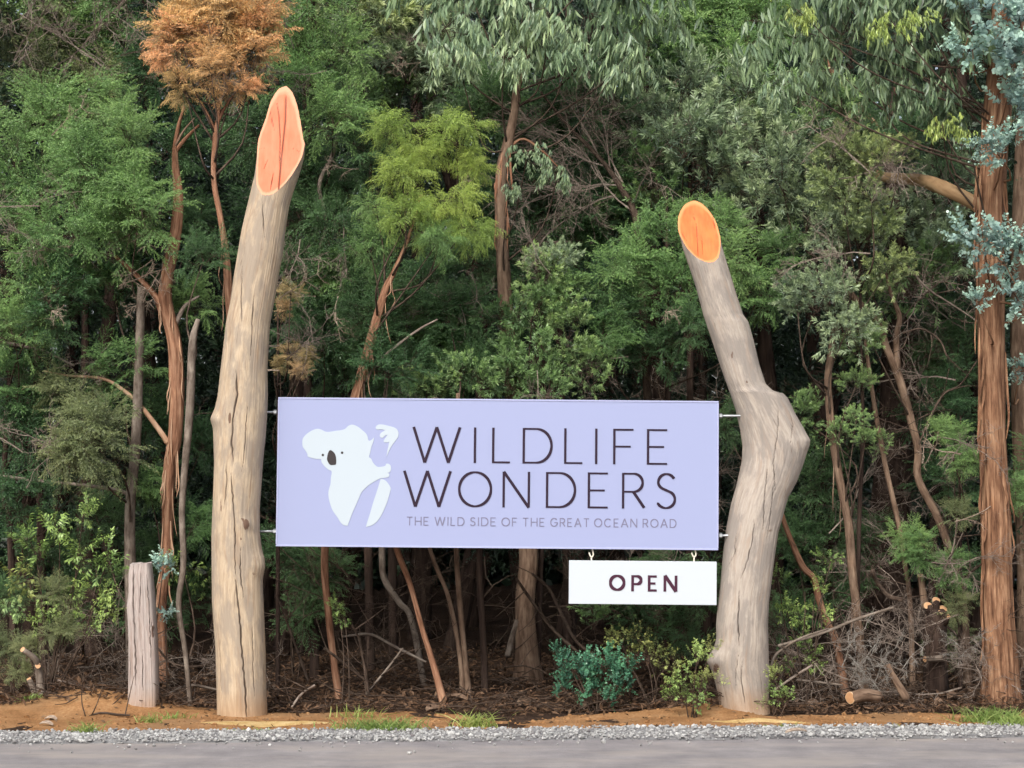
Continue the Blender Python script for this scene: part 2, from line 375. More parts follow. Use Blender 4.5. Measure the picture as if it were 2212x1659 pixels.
gb = grid(np.arange(-12, 12.01, 0.05), np.linspace(0, 1, 16), lambda x, y: -0.004 + 0.022 * np.sin(np.clip((y - e_low(x) + 0.1) / 0.85, 0, 1) * math.pi) + 0.006 * noise(x * 9, y * 9),
          'gravel_shoulder', M['gravel_base'], (lambda x: e_low(x) - 0.02, lambda x: e_up(x) + 0.03))
grid(np.concatenate([np.arange(-120, -8, 8), np.arange(-8, 8, 0.06), np.arange(8, 121, 8)]), np.linspace(0, 1, 30), lambda x, y: 0.004 + 0.004 * fbm(x * 0.8, y * 0.8) + 0 * x, 'road', M['asphalt'], (lambda x: 3.0 + 0.05 * x, e_low))

rng = np.random.default_rng(11)
ico = bmesh.new(); bmesh.ops.create_icosphere(ico, subdivisions=1, radius=1.0)
ICOV = np.array([q.co[:] for q in ico.verts]); ICOF = np.array([[q.index for q in p.verts] for p in ico.faces]); ico.free()
def stones(name, pts, size, mat, parent, flat=0.7):
    n = len(pts); s = np.exp(rng.normal(0, 0.38, n)) * size
    V = ICOV[None] * (1 + rng.normal(0, 0.22, (n, 12, 1))) * np.array([1, 1, flat])
    a = rng.random(n) * 6.28; c, q = np.cos(a), np.sin(a)
    V = np.stack([V[..., 0] * c[:, None] - V[..., 1] * q[:, None], V[..., 0] * q[:, None] + V[..., 1] * c[:, None], V[..., 2]], -1) * s[:, None, None] * (1 + rng.normal(0, 0.15, (n, 1, 3)))
    V = V + pts[:, None, :]
    Fc = (ICOF[None] + np.arange(n)[:, None, None] * 12).reshape(-1, 3)
    o = link(name, mesh_np(name, V.reshape(-1, 3), Fc, mat, {'tint': np.repeat(np.clip(rng.beta(2.2, 2.0, n), 0, 1), 12)}), parent)
    o['kind'] = 'stuff'; return o
n = 13000
gx = rng.uniform(-6.5, 6.5, n); gt = rng.beta(1.3, 1.3, n) * 1.06 - 0.03
gy = e_low(gx) + (e_up(gx) - e_low(gx)) * gt
stones('stones', np.column_stack([gx, gy, 0.014 + rng.random(n) * 0.010]), 0.0075, M['stone'], gb)
n = 260
gx = rng.uniform(-6, 6, n); gy = e_low(gx) - rng.exponential(0.12, n)
stones('loose_stones', np.column_stack([gx, gy, np.full(n, 0.010)]), 0.007, M['stone'], gb)
n = 1500
gx = rng.uniform(-6, 6, n); gy = e_up(gx) + rng.uniform(-0.02, 0.9, n)
crumb = stones('soil_crumbs', np.column_stack([gx, gy, hv(gx, gy) + 0.002]), 0.009, M['dirt'], bpy.data.objects['dirt_verge'])
crumb2 = None

# ------------------------------------------------------------------ barkless logs and the timber post
def interp_edge(pts, y):
    p = np.array(sorted(pts, key=lambda q: q[1]), float); return np.interp(y, p[:, 1], p[:, 0])
def log_post(name, label, Ls, Rs, Yc, ybase, cut_front, cut_back, mats, cracks, stains, depth, seed, cut_cracks, loc, sq=2.0, bumps=(), nphi=230, flat_top=False, grain_amp=0.0011, twist=0.0):
    """a standing log whose outline is traced (x, y) on both sides; the cut is a plane falling towards the road"""
    root = thing(name, label, 'post', loc)
    a1 = np.linspace(-math.pi, 0, int(nphi * 0.8), endpoint=False); a2 = np.linspace(0, math.pi, nphi - len(a1), endpoint=False)
    phi = np.concatenate([a1, a2])                 # front half (towards -Y) gets most of the points
    zb = D(CX, ybase, Yc)[2] - 0.06
    zf, zk = D(CX, cut_front, Yc - 0.15)[2], D(CX, cut_back, Yc + 0.15)[2]
    def z2y(z):  # pixel row of height z at distance Yc
        t = (z - CAMZ) / Yc; return CY - F * (t * ct - st) / (ct + t * st)
    def shape(z, ph):
        y = z2y(z); ys = np.clip(y, 0, ybase)
        xl, xr = interp_edge(Ls, ys), interp_edge(Rs, ys)
        cx, w = ((xl + xr) / 2 - CX) * Yc / F, (xr - xl) / 2 * Yc / F
        rd = np.clip(w, 0.88 * depth, depth) * 0.96
        cs, sn = np.cos(ph), np.sin(ph)
        if sq != 2.0:
            k = (np.abs(cs) ** sq + np.abs(sn) ** sq) ** (-1 / sq)
            cs, sn = cs * k, sn * k
        d = 0.0035 * fbm(np.cos(ph) * 1.3 + seed, np.sin(ph) * 1.3, z * 1.6) + grain_amp * noise(ph * 17 + seed + 1.4 * noise(z * 0.7, seed), z * 0.9) + grain_amp * 0.6 * noise(ph * 34, z * 1.7, seed)
        for bx, by, br, bh in bumps:
            bz = D(bx, by, Yc)[2]; xx = cx + w * cs
            d = d + bh * np.exp(-(((xx - (bx - CX) * Yc / F) / br) ** 2 + ((z - bz) / br) ** 2)) * (sn < 0.3)
        return cx + (w + d) * cs, Yc + (rd + d) * sn, y
    zt = np.full(len(phi), (zf + zk) / 2)
    r0 = 0.15
    for _ in range(12):
        X, Yp, _y = shape(zt, phi)
        rdm = depth * 0.96
        zt = zf + (zk - zf) * np.clip((Yp - (Yc - rdm)) / (2 * rdm), -0.2, 1.2)
    if flat_top: zt = zt + 0.008 * noise(phi * 2.2, seed)
    nz = int((zt.max() - zb) / 0.0125)
    t = np.linspace(0, 1, nz)[:, None]
    Z = zb + t * (zt[None] - zb); PH = np.repeat(phi[None], nz, 0)
    X, Yp, PY = shape(Z, PH)
    PX = CX + X * F / Yc
    crack = np.zeros_like(Z); stain = np.zeros_like(Z); front = (np.sin(PH) < 0.15)
    for cpts, wd in cracks:
        c = np.array(sorted(cpts, key=lambda q: q[1]), float)
        xc = np.interp(PY, c[:, 1], c[:, 0]) + 1.2 * noise(PY / 9.0, seed + len(cpts))
        inr = (PY > c[0, 1]) & (PY < c[-1, 1]) & front
        taper = np.clip(np.minimum(PY - c[0, 1], c[-1, 1] - PY) / 30.0, 0.25, 1)
        wob = wd * taper * (1 + 0.4 * noise(PY / 14.0, seed * 3.1))
        crack = np.maximum(crack, inr * np.clip(1.25 - np.abs(PX - xc) / wob, 0, 1))
    for sx, sy, rx, ry, amt in stains:
        e = ((PX - sx) / rx) ** 2 + ((PY - sy) / ry) ** 2
        stain = np.maximum(stain, front * amt * np.clip(1.35 - e, 0, 1))
    dep = 0.010 * crack
    X = X - dep * np.cos(PH); Yp = Yp - dep * np.sin(PH)
    soil = np.clip(1 - (Z - zb - 0.06) / 0.22, 0, 1) * 1.3
    L0 = np.array(loc)
    V = np.stack([X, Yp, Z], -1) - L0
    n_ = len(phi)
    i = np.arange(nz - 1)[:, None] * n_; j = np.arange(n_)[None]; j2 = (j + 1) % n_
    Fq = np.stack([i + j, i + j2, i + n_ + j2, i + n_ + j], -1).reshape(-1, 4)
    lean = (X.mean(1) - X.mean())[:, None]
    g = np.stack([X - lean - X.mean() + 0.02 * fbm(X * 4, Z * 2.5, seed), Yp - Yc, Z], -1)
    link('log_body', mesh_np('log_body', V.reshape(-1, 3), Fq, mats[0], {'grain': g.reshape(-1, 3), 'crack': crack.ravel(), 'stain': stain.ravel(), 'soil': soil.ravel().clip(0, 1)}, True), root)
    # saw cut
    top = np.stack([X[-1], Yp[-1], Z[-1]], -1); cen = top.mean(0); nr = 40
    rr = np.linspace(0, 1, nr) ** 0.8
    W = cen + (top - cen)[None] * rr[:, None, None]
    pxw = CX + W[..., 0] * F / W[..., 1]
    zz = W[..., 2]; tt = (zz - CAMZ) / W[..., 1]; pyw = CY - F * (tt * ct - st) / (ct + tt * st)
    ck = np.zeros(pxw.shape)
    for cpts, wd in cut_cracks:
        c = np.array(sorted(cpts, key=lambda q: q[1]), float)
        xc = np.interp(pyw, c[:, 1], c[:, 0]); inr = (pyw > c[0, 1]) & (pyw < c[-1, 1])
        tp = np.clip(np.minimum(pyw - c[0, 1], c[-1, 1] - pyw) / 18.0, 0.3, 1)
        ck = np.maximum(ck, inr * np.clip(1.3 - np.abs(pxw - xc) / (wd * tp), 0, 1))
    nrm = norm(np.cross(top[n_ // 4] - cen, top[n_ // 2] - cen)); nrm = nrm if nrm[1] < 0 else -nrm
    W = W - nrm * (0.006 * ck)[..., None] + nrm * 0.002 * noise(W[..., 0] * 30, W[..., 2] * 12)[..., None]
    W[-1] = top
    i = np.arange(nr - 1)[:, None] * n_
    Fq = np.stack([i + j, i + j2, i + n_ + j2, i + n_ + j], -1).reshape(-1, 4)
    g2 = np.stack([W[..., 0], W[..., 2], 0 * W[..., 0] + seed], -1)
    rad = np.repeat(rr[:, None], n_, 1)
    link('cut_face', mesh_np('cut_face', (W - L0).reshape(-1, 3), Fq, mats[1], {'grain': g2.reshape(-1, 3), 'radial': rad.ravel(), 'crack': ck.ravel()}, True), root)
    return root

YA = G(528, 1553)[1] + 0.17
LA = [(475, 1560), (474, 1500), (470, 1400), (462, 1300), (461, 1250), (460, 1160), (461, 1100), (463, 1000), (461, 950), (460, 905), (463, 886), (470, 855), (476, 800), (487, 700), (496, 650), (502, 600), (510, 550), (518, 500), (529, 450), (536, 420), (545, 380), (550, 340), (553, 300), (564, 250), (566, 205), (568, 150), (570, 100)]
RA = [(582, 1560), (580, 1500), (577, 1400), (573, 1320), (570, 1260), (568, 1230), (571, 1205), (566, 1180), (562, 1150), (561, 1100), (567, 1000), (572, 950), (576, 890), (577, 850), (576, 800), (581, 700), (590, 650), (598, 600), (607, 550), (613, 500), (620, 450), (628, 420), (642, 380), (653, 340), (655, 312), (649, 296), (644, 250), (642, 205), (640, 150), (638, 100)]
log_post('log_post', 'tall pale leaning log post with a long slanted salmon saw cut', LA, RA, YA, 1553, 434, 170, (M['log_a'], M['cut_a']),
         [([(545, 1553), (541, 1480), (533, 1400), (528, 1330), (524, 1290), (519, 1250)], 1.9), ([(519, 1240), (517, 1180), (516, 1120), (510, 1060), (506, 1020)], 1.3),
          ([(519, 850), (515, 800), (510, 900), (508, 960), (511, 1000)], 2.0), ([(536, 1290), (529, 1240), (528, 1180)], 1.0), ([(496, 990), (497, 1050), (492, 1100)], 1.1),
          ([(527, 700), (524, 640), (526, 580)], 0.9), ([(553, 640), (548, 720), (545, 780)], 0.8), ([(575, 520), (570, 470), (569, 440)], 0.9), ([(540, 880), (536, 960), (530, 1020)], 0.8), ([(487, 1490), (484, 1420), (480, 1360)], 0.7), ([(560, 1500), (556, 1420), (553, 1340)], 0.7)],
         [(539, 1132, 8, 14, 1.2), (533, 1122, 3, 4, 1.5), (503, 905, 4, 14, 1.3), (512, 905, 3, 12, 0.9), (511, 835, 6, 40, 0.7), (485, 1090, 3, 20, 1.0), (512, 1070, 4, 22, 0.8), (556, 1238, 7, 5, 0.9), (530, 1010, 5, 12, 0.4), (548, 990, 6, 30, 0.4),
          (505, 1330, 26, 60, 0.28), (490, 700, 6, 60, 0.25), (520, 640, 8, 30, 0.35), (530, 1120, 2, 3, 1.4), (529, 1163, 2, 3, 1.4), (568, 545, 3, 4, 0.8)],
         0.165, 3.0, [([(597, 425), (599, 400), (603, 350), (607, 310), (612, 260), (613, 200)], 1.8), ([(600, 360), (601, 300), (598, 250), (592, 215)], 1.1), ([(580, 410), (586, 375)], 1.3), ([(578, 240), (588, 282)], 1.1), ([(556, 322), (575, 318)], 2.0), ([(620, 316), (644, 328)], 2.0), ([(566, 365), (574, 345)], 1.2)],
         tuple(np.array([D(528, 1553, YA)[0], YA, H(D(528, 1553, YA)[0], YA)])), bumps=[(466, 905, 0.05, 0.02), (563, 1225, 0.06, 0.02), (540, 1132, 0.04, 0.012)])

YB = G(1605, 1543)[1] + 0.06
LB = [(1553, 1550), (1548, 1500), (1541, 1470), (1535, 1445), (1533, 1425), (1534, 1412), (1540, 1400), (1545, 1380), (1545, 1350), (1548, 1310), (1553, 1270), (1557, 1230), (1562, 1180), (1568, 1140), (1578, 1090), (1590, 1050), (1598, 1018), (1603, 995), (1605, 965), (1600, 930), (1590, 885), (1578, 850), (1565, 815), (1550, 770), (1535, 725), (1520, 680), (1505, 620), (1490, 575), (1478, 540), (1468, 500), (1464, 465), (1464, 430), (1462, 380)]
RB = [(1659, 1550), (1657, 1500), (1658, 1460), (1656, 1400), (1655, 1350), (1658, 1300), (1665, 1250), (1672, 1200), (1680, 1150), (1690, 1115), (1701, 1075), (1720, 1040), (1735, 1000), (1745, 967), (1747, 950), (1737, 928), (1716, 890), (1702, 860), (1692, 850), (1672, 846), (1655, 830), (1642, 790), (1630, 740), (1617, 695), (1606, 680), (1590, 630), (1575, 580), (1562, 535), (1555, 500), (1551, 465), (1547, 430), (1545, 380)]
log_post('log_post', 'crooked grey log post with an elbow bulge and an oval orange saw cut', LB, RB, YB, 1543, 577, 424, (M['log_b'], M['cut_b']),
         [([(1588, 1395), (1586, 1340), (1588, 1290), (1589, 1275)], 1.3), ([(1590, 1255), (1605, 1215), (1617, 1170), (1622, 1120)], 0.9), ([(1563, 1230), (1580, 1195), (1585, 1150)], 0.7), ([(1600, 1520), (1592, 1470), (1594, 1420)], 0.9), ([(1586, 1400), (1582, 1440), (1580, 1480)], 0.7),
          ([(1668, 1060), (1663, 1000), (1672, 940), (1677, 880)], 0.8), ([(1650, 1160), (1660, 1090), (1664, 1040)], 0.7), ([(1700, 960), (1708, 920), (1700, 885)], 0.8), ([(1640, 1150), (1645, 1060), (1652, 1000)], 0.7), ([(1540, 690), (1545, 730)], 0.6), ([(1635, 1440), (1637, 1500)], 0.7)],
         [(1688, 940, 5, 25, 0.55), (1676, 1000, 4, 30, 0.5), (1658, 1110, 4, 24, 0.6), (1655, 1145, 12, 5, 0.8), (1675, 1140, 5, 14, 0.7), (1690, 1060, 3, 14, 0.9), (1727, 935, 6, 14, 0.5), (1578, 770, 3, 10, 0.9), (1608, 828, 4, 4, 1.0), (1545, 640, 40, 10, 0.3), (1550, 690, 30, 25, 0.18),
          (1555, 610, 3, 20, 0.0), (1615, 1335, 22, 3, 0.4), (1615, 1345, 22, 2, 0.35), (1608, 1322, 12, 3, 0.3), (1541, 1440, 8, 16, 1.0), (1585, 640, 6, 10, 0.2), (1600, 1400, 40, 30, 0.15), (1590, 860, 30, 30, 0.12)],
         0.170, 9.0, [([(1511, 560), (1509, 520), (1507, 480)], 0.8), ([(1520, 550), (1519, 510)], 0.6), ([(1501, 462), (1504, 478)], 2.2), ([(1543, 470), (1548, 495)], 2.0), ([(1476, 505), (1486, 520)], 1.6)],
         tuple(np.array([D(1605, 1543, YB)[0], YB, H(D(1605, 1543, YB)[0], YB)])), bumps=[(1538, 1428, 0.05, 0.03), (1640, 1545, 0.05, 0.02), (1600, 1545, 0.05, 0.012), (1740, 955, 0.05, 0.01)])

YP = G(318, 1546)[1] + 0.12
LP = [(286, 1550), (287, 1480), (286, 1400), (284, 1340), (281, 1310), (285, 1280), (284, 1240), (287, 1218), (288, 1180)]
RP = [(348, 1550), (347, 1480), (345, 1420), (342, 1360), (338, 1300), (334, 1260), (330, 1225), (328, 1180)]
log_post('timber_post', 'short weathered grey split timber post on the dirt mound', LP, RP, YP, 1546, 1219, 1214, (M['post'], M['post']),
         [([(296, 1222), (297, 1300), (302, 1400), (304, 1480)], 1.6), ([(337, 1345), (341, 1375)], 2.2), ([(312, 1225), (311, 1330)], 0.8), ([(326, 1240), (333, 1340), (336, 1420)], 0.8), ([(318, 1400), (320, 1500)], 0.8), ([(290, 1400), (292, 1500)], 0.9)],
         [(339, 1362, 4, 18, 1.0), (333, 1386, 2, 2, 1.4), (302, 1330, 6, 90, 0.35), (330, 1240, 4, 20, 0.3), (300, 1470, 8, 40, 0.25)],
         0.085, 5.0, [([(300, 1217), (301, 1219)], 0.5)], tuple(np.array([D(318, 1546, YP)[0], YP, H(D(318, 1546, YP)[0], YP)])), sq=4.5, nphi=150, flat_top=True, grain_amp=0.0024)

# ------------------------------------------------------------------ signs and lettering
def box_arrays(w, h, d, b=0.004):
    bm = bmesh.new(); bmesh.ops.create_cube(bm, size=1.0)
    bmesh.ops.scale(bm, vec=(w, d, h), verts=bm.verts)
    bmesh.ops.bevel(bm, geom=bm.edges[:] , offset=b, segments=2, affect='EDGES', profile=0.6)
    return bm
def bm_obj(name, bm, mat, parent, loc=(0, 0, 0), smooth=False):
    me = bpy.data.meshes.new(name); bm.to_mesh(me); bm.free(); me.materials.append(mat)
    for p in me.polygons: p.use_smooth = smooth
    return link(name, me, parent, loc)
def ell(cx, cy, rx, ry, a0, a1, n=24):
    a = np.radians(np.linspace(a0, a1, n)); return [(cx + rx * math.cos(t), cy + ry * math.sin(t)) for t in a]
GL = {  # stroke letters in a box x 0..1, y 0 (top) .. 1 (bottom)
 'W': [[(0, 0), (.245, 1)], [(.245, 1), (.5, 0)], [(.5, 0), (.755, 1)], [(.755, 1), (1, 0)]], 'I': [[(.5, 0), (.5, 1)]], 'L': [[(0, 0), (0, 1)], [(0, 1), (1, 1)]],
 'D': [[(0, 0), (0, 1)], [(0, 0), (.45, 0)] + ell(.45, .5, .55, .5, -88, 88) + [(.45, 1), (0, 1)]],
 'F': [[(0, 0), (0, 1)], [(0, 0), (1, 0)], [(0, .5), (.86, .5)]], 'E': [[(0, 0), (0, 1)], [(0, 0), (1, 0)], [(0, .5), (.84, .5)], [(0, 1), (1, 1)]],
 'O': [ell(.5, .5, .5, .5, 0, 360, 49)], 'N': [[(0, 1), (0, 0)], [(0, 0), (1, 1)], [(1, 1), (1, 0)]],
 'R': [[(0, 0), (0, 1)], [(0, 0), (.5, 0)] + ell(.5, .265, .42, .265, -88, 88) + [(.5, .53), (0, .53)], [(.48, .53), (1, 1)]],
 'P': [[(0, 0), (0, 1)], [(0, 0), (.5, 0)] + ell(.5, .28, .5, .28, -88, 88) + [(.5, .56), (0, .56)]],
 'S': [[(.93, .13)] + ell(.53, .25, .43, .25, -40, -180, 16) + ell(.55, .24, .45, .22, 178, 110, 8) + [(.56, .49)] + ell(.50, .74, .47, .24, -62, 0, 10) + ell(.50, .75, .47, .25, 4, 150, 18) + [(.03, .87)]],
 'T': [[(.5, 0), (.5, 1)], [(0, 0), (1, 0)]], 'H': [[(0, 0), (0, 1)], [(1, 0), (1, 1)], [(0, .5), (1, .5)]],
 'A': [[(0, 1), (.5, 0)], [(.5, 0), (1, 1)], [(.19, .66), (.81, .66)]], 'C': [ell(.5, .5, .5, .5, -42, -318, 40)],
 'G': [ell(.5, .5, .5, .5, -42, -360, 44) + [(1, .55)], [(.55, .53), (1, .53)]]}
def stroke(bm, pts, wv, wh, y0, th):
    """ribbon of a pen stroke in the XZ plane, front at y0, thickness th; wv for upright and wh for level strokes"""
    P = np.array(pts, float); closed = np.linalg.norm(P[0] - P[-1]) < 1e-6 and len(P) > 3
    T = np.gradient(P, axis=0)
    if closed: T[0] = T[-1] = P[1] - P[-2]
    T = norm(T); N = np.column_stack([-T[:, 1], T[:, 0]])
    w = (np.abs(T[:, 1]) * wv + np.abs(T[:, 0]) * wh) / 2
    A, B = P + N * w[:, None], P - N * w[:, None]
    if not closed:
        e = T[0] * 0.0
    rows = []
    for a, b in zip(A, B):
        rows.append([bm.verts.new((a[0], y0, a[1])), bm.verts.new((b[0], y0, b[1])), bm.verts.new((b[0], y0 + th, b[1])), bm.verts.new((a[0], y0 + th, a[1]))])
    for r, s in zip(rows[:-1], rows[1:]):
        bm.faces.new((r[0], r[1], s[1], s[0])); bm.faces.new((r[1], r[2], s[2], s[1])); bm.faces.new((r[3], r[0], s[0], s[3]))
    if not closed:
        bm.faces.new(rows[0]); bm.faces.new(rows[-1][::-1])
def letter(bm, ch, box, wv, wh, y0, th, inset=True):
    """box x0, x1, ztop, zbot: the outer edges of the letter"""
    x0, x1, z0, z1 = box
    ix, iz = wv / 2, wh / 2
    if ch in 'WA': ix = wv * 0.55; iz = 0
    if ch == 'N': iz = 0
    if ch in 'IHT': iz = 0 if ch != 'T' else wh / 2
    if ch == 'I': x0, x1 = (x0 + x1) / 2 - wv / 2, (x0 + x1) / 2 + wv / 2
    for k, s in enumerate(GL[ch]):
        q = []
        for (u, v) in s:
            uu = u; vv = v
            X = x0 + ix + (x1 - x0 - 2 * ix) * uu
            Zt = z0 - iz + (z1 - z0 + 2 * iz) * vv
            q.append((X, Zt))
        if ch not in 'WANOSCG' and len(s) == 2:
            (ax, az), (bx, bz) = q
            if abs(ax - bx) < 1e-9: q = [(ax, z0), (bx, z1)]       # uprights run the full height
        elif ch == 'N' and k in (0, 2): q = [(q[0][0], z1), (q[0][0], z0)]
        stroke(bm, q, wv, wh, y0 - 0.0002 * k, th)
def sign_frame(quad, Y):
    """centre, right vector, up vector, width, height of a panel from its four corner pixels TL TR BR BL"""
    c = [D(x, y, Y) for x, y in quad]; cen = sum(c) / 4
    r = norm((c[1] - c[0] + c[2] - c[3])); w = (np.linalg.norm(c[1] - c[0]) + np.linalg.norm(c[2] - c[3])) / 2
    h = (np.linalg.norm(c[0] - c[3]) + np.linalg.norm(c[1] - c[2])) / 2
    return cen, math.atan2(r[2], r[0]), w, h
YS = 13.34
TS = 0.055
cen, ang, W_, H_ = sign_frame([(599, 858), (1553, 867), (1551, 1188), (598, 1180)], YS)
sign = thing('billboard_sign', 'wide lavender wildlife sign with a white koala emblem, hung between two log posts', 'sign', tuple(cen)); sign.rotation_euler = (0, -ang, 0)
ca, sa_ = math.cos(ang), math.sin(ang)
def loc2(x, y, frame_c=None):
    p = D(x, y, YS) - (cen if frame_c is None else frame_c)
    return (p[0] * ca + p[2] * sa_, -p[0] * sa_ + p[2] * ca)
bm_obj('panel', box_arrays(W_ - 0.012, H_ - 0.012, TS, 0.003), M['panel'], sign, (0, TS / 2, 0))
for nm, w, h, p in (('edge_trim', W_, 0.012, (0, TS / 2, H_ / 2 - 0.005)), ('edge_trim', W_, 0.012, (0, TS / 2, -H_ / 2 + 0.005)), ('edge_trim', 0.012, H_ - 0.026, (-W_ / 2 + 0.005, TS / 2, 0)), ('edge_trim', 0.012, H_ - 0.026, (W_ / 2 - 0.005, TS / 2, 0))):
    bm_obj(nm, box_arrays(w, h, TS + 0.008, 0.002), M['trim'], sign, p)
def r3(X, Y):      # measured detail crop of the lettering -> panel coordinates (row slope removed)
    return loc2((980 + X / 2.989) * 0.86406, (1030 + (Y + 0.0094 * (X - 1100)) / 2.989) * 0.86406)
def put_letters(word, xs, top, bot, wv, wh, mat, name='letter', th=0.004):
    k = 0.86406 / 2.989 * YS / F
    for ch, (a, b) in zip(word, xs):
        bm = bmesh.new(); p0, p1 = r3(a, top), r3(b, bot)
        letter(bm, ch, (p0[0], p1[0], p0[1], p1[1]), wv * k, wh * k, -th, th - 0.0004)
        bmesh.ops.recalc_face_normals(bm, faces=bm.faces); bm_obj(name, bm, mat, sign)
put_letters('WILDLIFE', [(153, 515), (611, 629), (749, 890), (977, 1200), (1287, 1431), (1518, 1534), (1653, 1812), (1905, 2064)], 120, 385, 17.5, 13, M['ink'])
put_letters('WONDERS', [(83, 444), (495, 747), (827, 1030), (1151, 1375), (1463, 1620), (1719, 1893), (1967, 2126)], 448, 715, 17.5, 13, M['ink'])
ADV = {'I': .16, 'L': .62, 'T': .82, 'H': .86, 'E': .68, 'W': 1.36, 'D': .88, 'S': .70, 'O': 1.06, 'F': .64, 'G': 1.02, 'R': .76, 'A': .98, 'C': .98, 'N': .90}
kk = 0.86406 / 2.989 * YS / F
for word, a, b in (('THE', 108, 275), ('WILD', 318, 541), ('SIDE', 582, 777), ('OF', 818, 935), ('THE', 975, 1141), ('GREAT', 1183, 1475), ('OCEAN', 1510, 1832), ('ROAD', 1873, 2125)):
    tot = sum(ADV[c] for c in word); gap = max(0.12, 0.0)
    sc = (b - a) / (tot + 0.26 * (len(word) - 1)); x = a
    for ch in word:
        bm = bmesh.new(); p0, p1 = r3(x, 791), r3(x + ADV[ch] * sc, 856)
        letter(bm, ch, (p0[0], p1[0], p0[1], p1[1]), 6.6 * kk, 6.0 * kk, -0.0025, 0.0022)
        x += (ADV[ch] + 0.26) * sc
        bmesh.ops.recalc_face_normals(bm, faces=bm.faces); bm_obj('small_letter', bm, M['ink_grey'], sign)
def smooth_loop(p, k=4):
    P = np.array(p, float); n = len(P); out = []
    for i in range(n):
        a, b, c, d = P[i - 1], P[i], P[(i + 1) % n], P[(i + 2) % n]
        v1, v2 = norm(b - a), norm(c - b)
        for t in np.linspace(0, 1, k, endpoint=False):
            m1 = (c - a) / 2 if np.dot(norm(b - a), norm(c - b)) > 0.35 else (c - b)
            m2 = (d - b) / 2 if np.dot(norm(c - b), norm(d - c)) > 0.35 else (c - b)
            h = (2 * t**3 - 3 * t**2 + 1) * b + (t**3 - 2 * t**2 + t) * m1 + (-2 * t**3 + 3 * t**2) * c + (t**3 - t**2) * m2
            out.append(h)
    return np.array(out)
def emblem(name, pts, mat, y0, th, smooth=4, parent=None):
    P = smooth_loop(pts, smooth) if smooth else np.array(pts)
    bm = bmesh.new()
    q = [loc2((730 + x / 5.183) * 0.86406, (1030 + y / 5.183) * 0.86406) for x, y in P]
    vs = [bm.verts.new((a, y0, b)) for a, b in q]; f = bm.faces.new(vs)
    r = bmesh.ops.extrude_face_region(bm, geom=[f]); bmesh.ops.translate(bm, vec=(0, th, 0), verts=[e for e in r['geom'] if isinstance(e, bmesh.types.BMVert)])
    bmesh.ops.recalc_face_normals(bm, faces=bm.faces)
    return bm_obj(name, bm, mat, parent or sign)
BODY = [(135,400),(140,350),(165,310),(210,270),(270,235),(330,218),(380,228),(430,253),(480,258),(560,245),(640,235),(690,218),(730,180),(770,165),(810,170),(860,195),(910,235),(955,275),(978,315),(985,355),(1000,372),(1025,365),(1065,328),(1055,380),(1030,450),(1015,520),(998,582),(1025,605),(1050,655),(1085,695),(1115,712),(1160,710),(1195,703),(1215,690),(1215,672),(1245,670),(1275,690),(1283,720),(1280,755),(1265,780),(1235,790),(1258,800),(1262,815),(1250,840),(1210,852),(1140,863),(1060,905),(980,960),(905,1035),(870,1110),(835,1190),(790,1290),(760,1370),(720,1475),(670,1465),(630,1430),(590,1365),(530,1280),(495,1190),(475,1100),(473,1040),(485,980),(500,930),(505,850),(515,770),(470,745),(420,700),(385,650),(378,610),(300,605),(210,580),(200,540),(165,485),(140,450)]
PAW = [(1085,200),(1100,175),(1130,162),(1180,163),(1250,180),(1310,195),(1350,215),(1375,250),(1380,290),(1370,330),(1330,385),(1290,440),(1260,500),(1225,580),(1235,510),(1250,440),(1258,385),(1235,393),(1200,393),(1185,375),(1205,345),(1240,295),(1210,305),(1180,332),(1150,328),(1138,305),(1150,275),(1185,250),(1210,235),(1160,225),(1110,228),(1090,218)]
LEG = [(1148,868),(1180,873),(1220,896),(1255,940),(1280,990),(1270,1040),(1235,1160),(1200,1250),(1150,1350),(1100,1420),(1040,1465),(958,1490),(975,1430),(1010,1320),(1050,1180),(1090,1060),(1125,950)]
kb = emblem('koala_emblem', BODY, M['white'], -0.0030, 0.0028); emblem('koala_paw', PAW, M['white'], -0.0030, 0.0028); emblem('koala_leg', LEG, M['white'], -0.0030, 0.0028)
NOSE = [(455,600),(465,540),(485,500),(510,497),(545,525),(568,570),(575,640),(570,680),(540,687),(495,685),(465,645),(457,620)]
emblem('nose', NOSE, M['nose'], -0.0046, 0.0014, 3, kb)
for ex, ey in ((400, 557), (650, 527)): emblem('eye', [(ex + 16 * math.cos(t), ey + 16 * math.sin(t)) for t in np.linspace(0, 6.28, 14, endpoint=False)], M['nose'], -0.0046, 0.0014, 0, kb)
def rod(x0, x1, y, parent, r=0.009):
    a, b = loc2(x0, y), loc2(x1, y); y0 = TS / 2
    me = tubes_mesh('mounting_rod', [dict(P=[(a[0], y0, a[1]), (b[0], y0, b[1])], R=[r, r], sides=10, step=0.05)], M['steel'])
    o = link('mounting_rod', me, parent)
    e = a if x0 > 500 and abs(a[0]) < abs(b[0]) else b
    e = a if abs(a[0]) < abs(b[0]) else b
    s = 1 if e[0] > 0 else -1
    link('nut', tubes_mesh('nut', [dict(P=[(e[0] + s * 0.002, y0, e[1]), (e[0] + s * 0.022, y0, e[1])], R=[0.019, 0.019], sides=6, step=0.02)], M['steel'], False), o)
rod(540, 597, 890, sign); rod(535, 596, 1148, sign); rod(1554, 1625, 898, sign); rod(1554, 1600, 1157, sign)
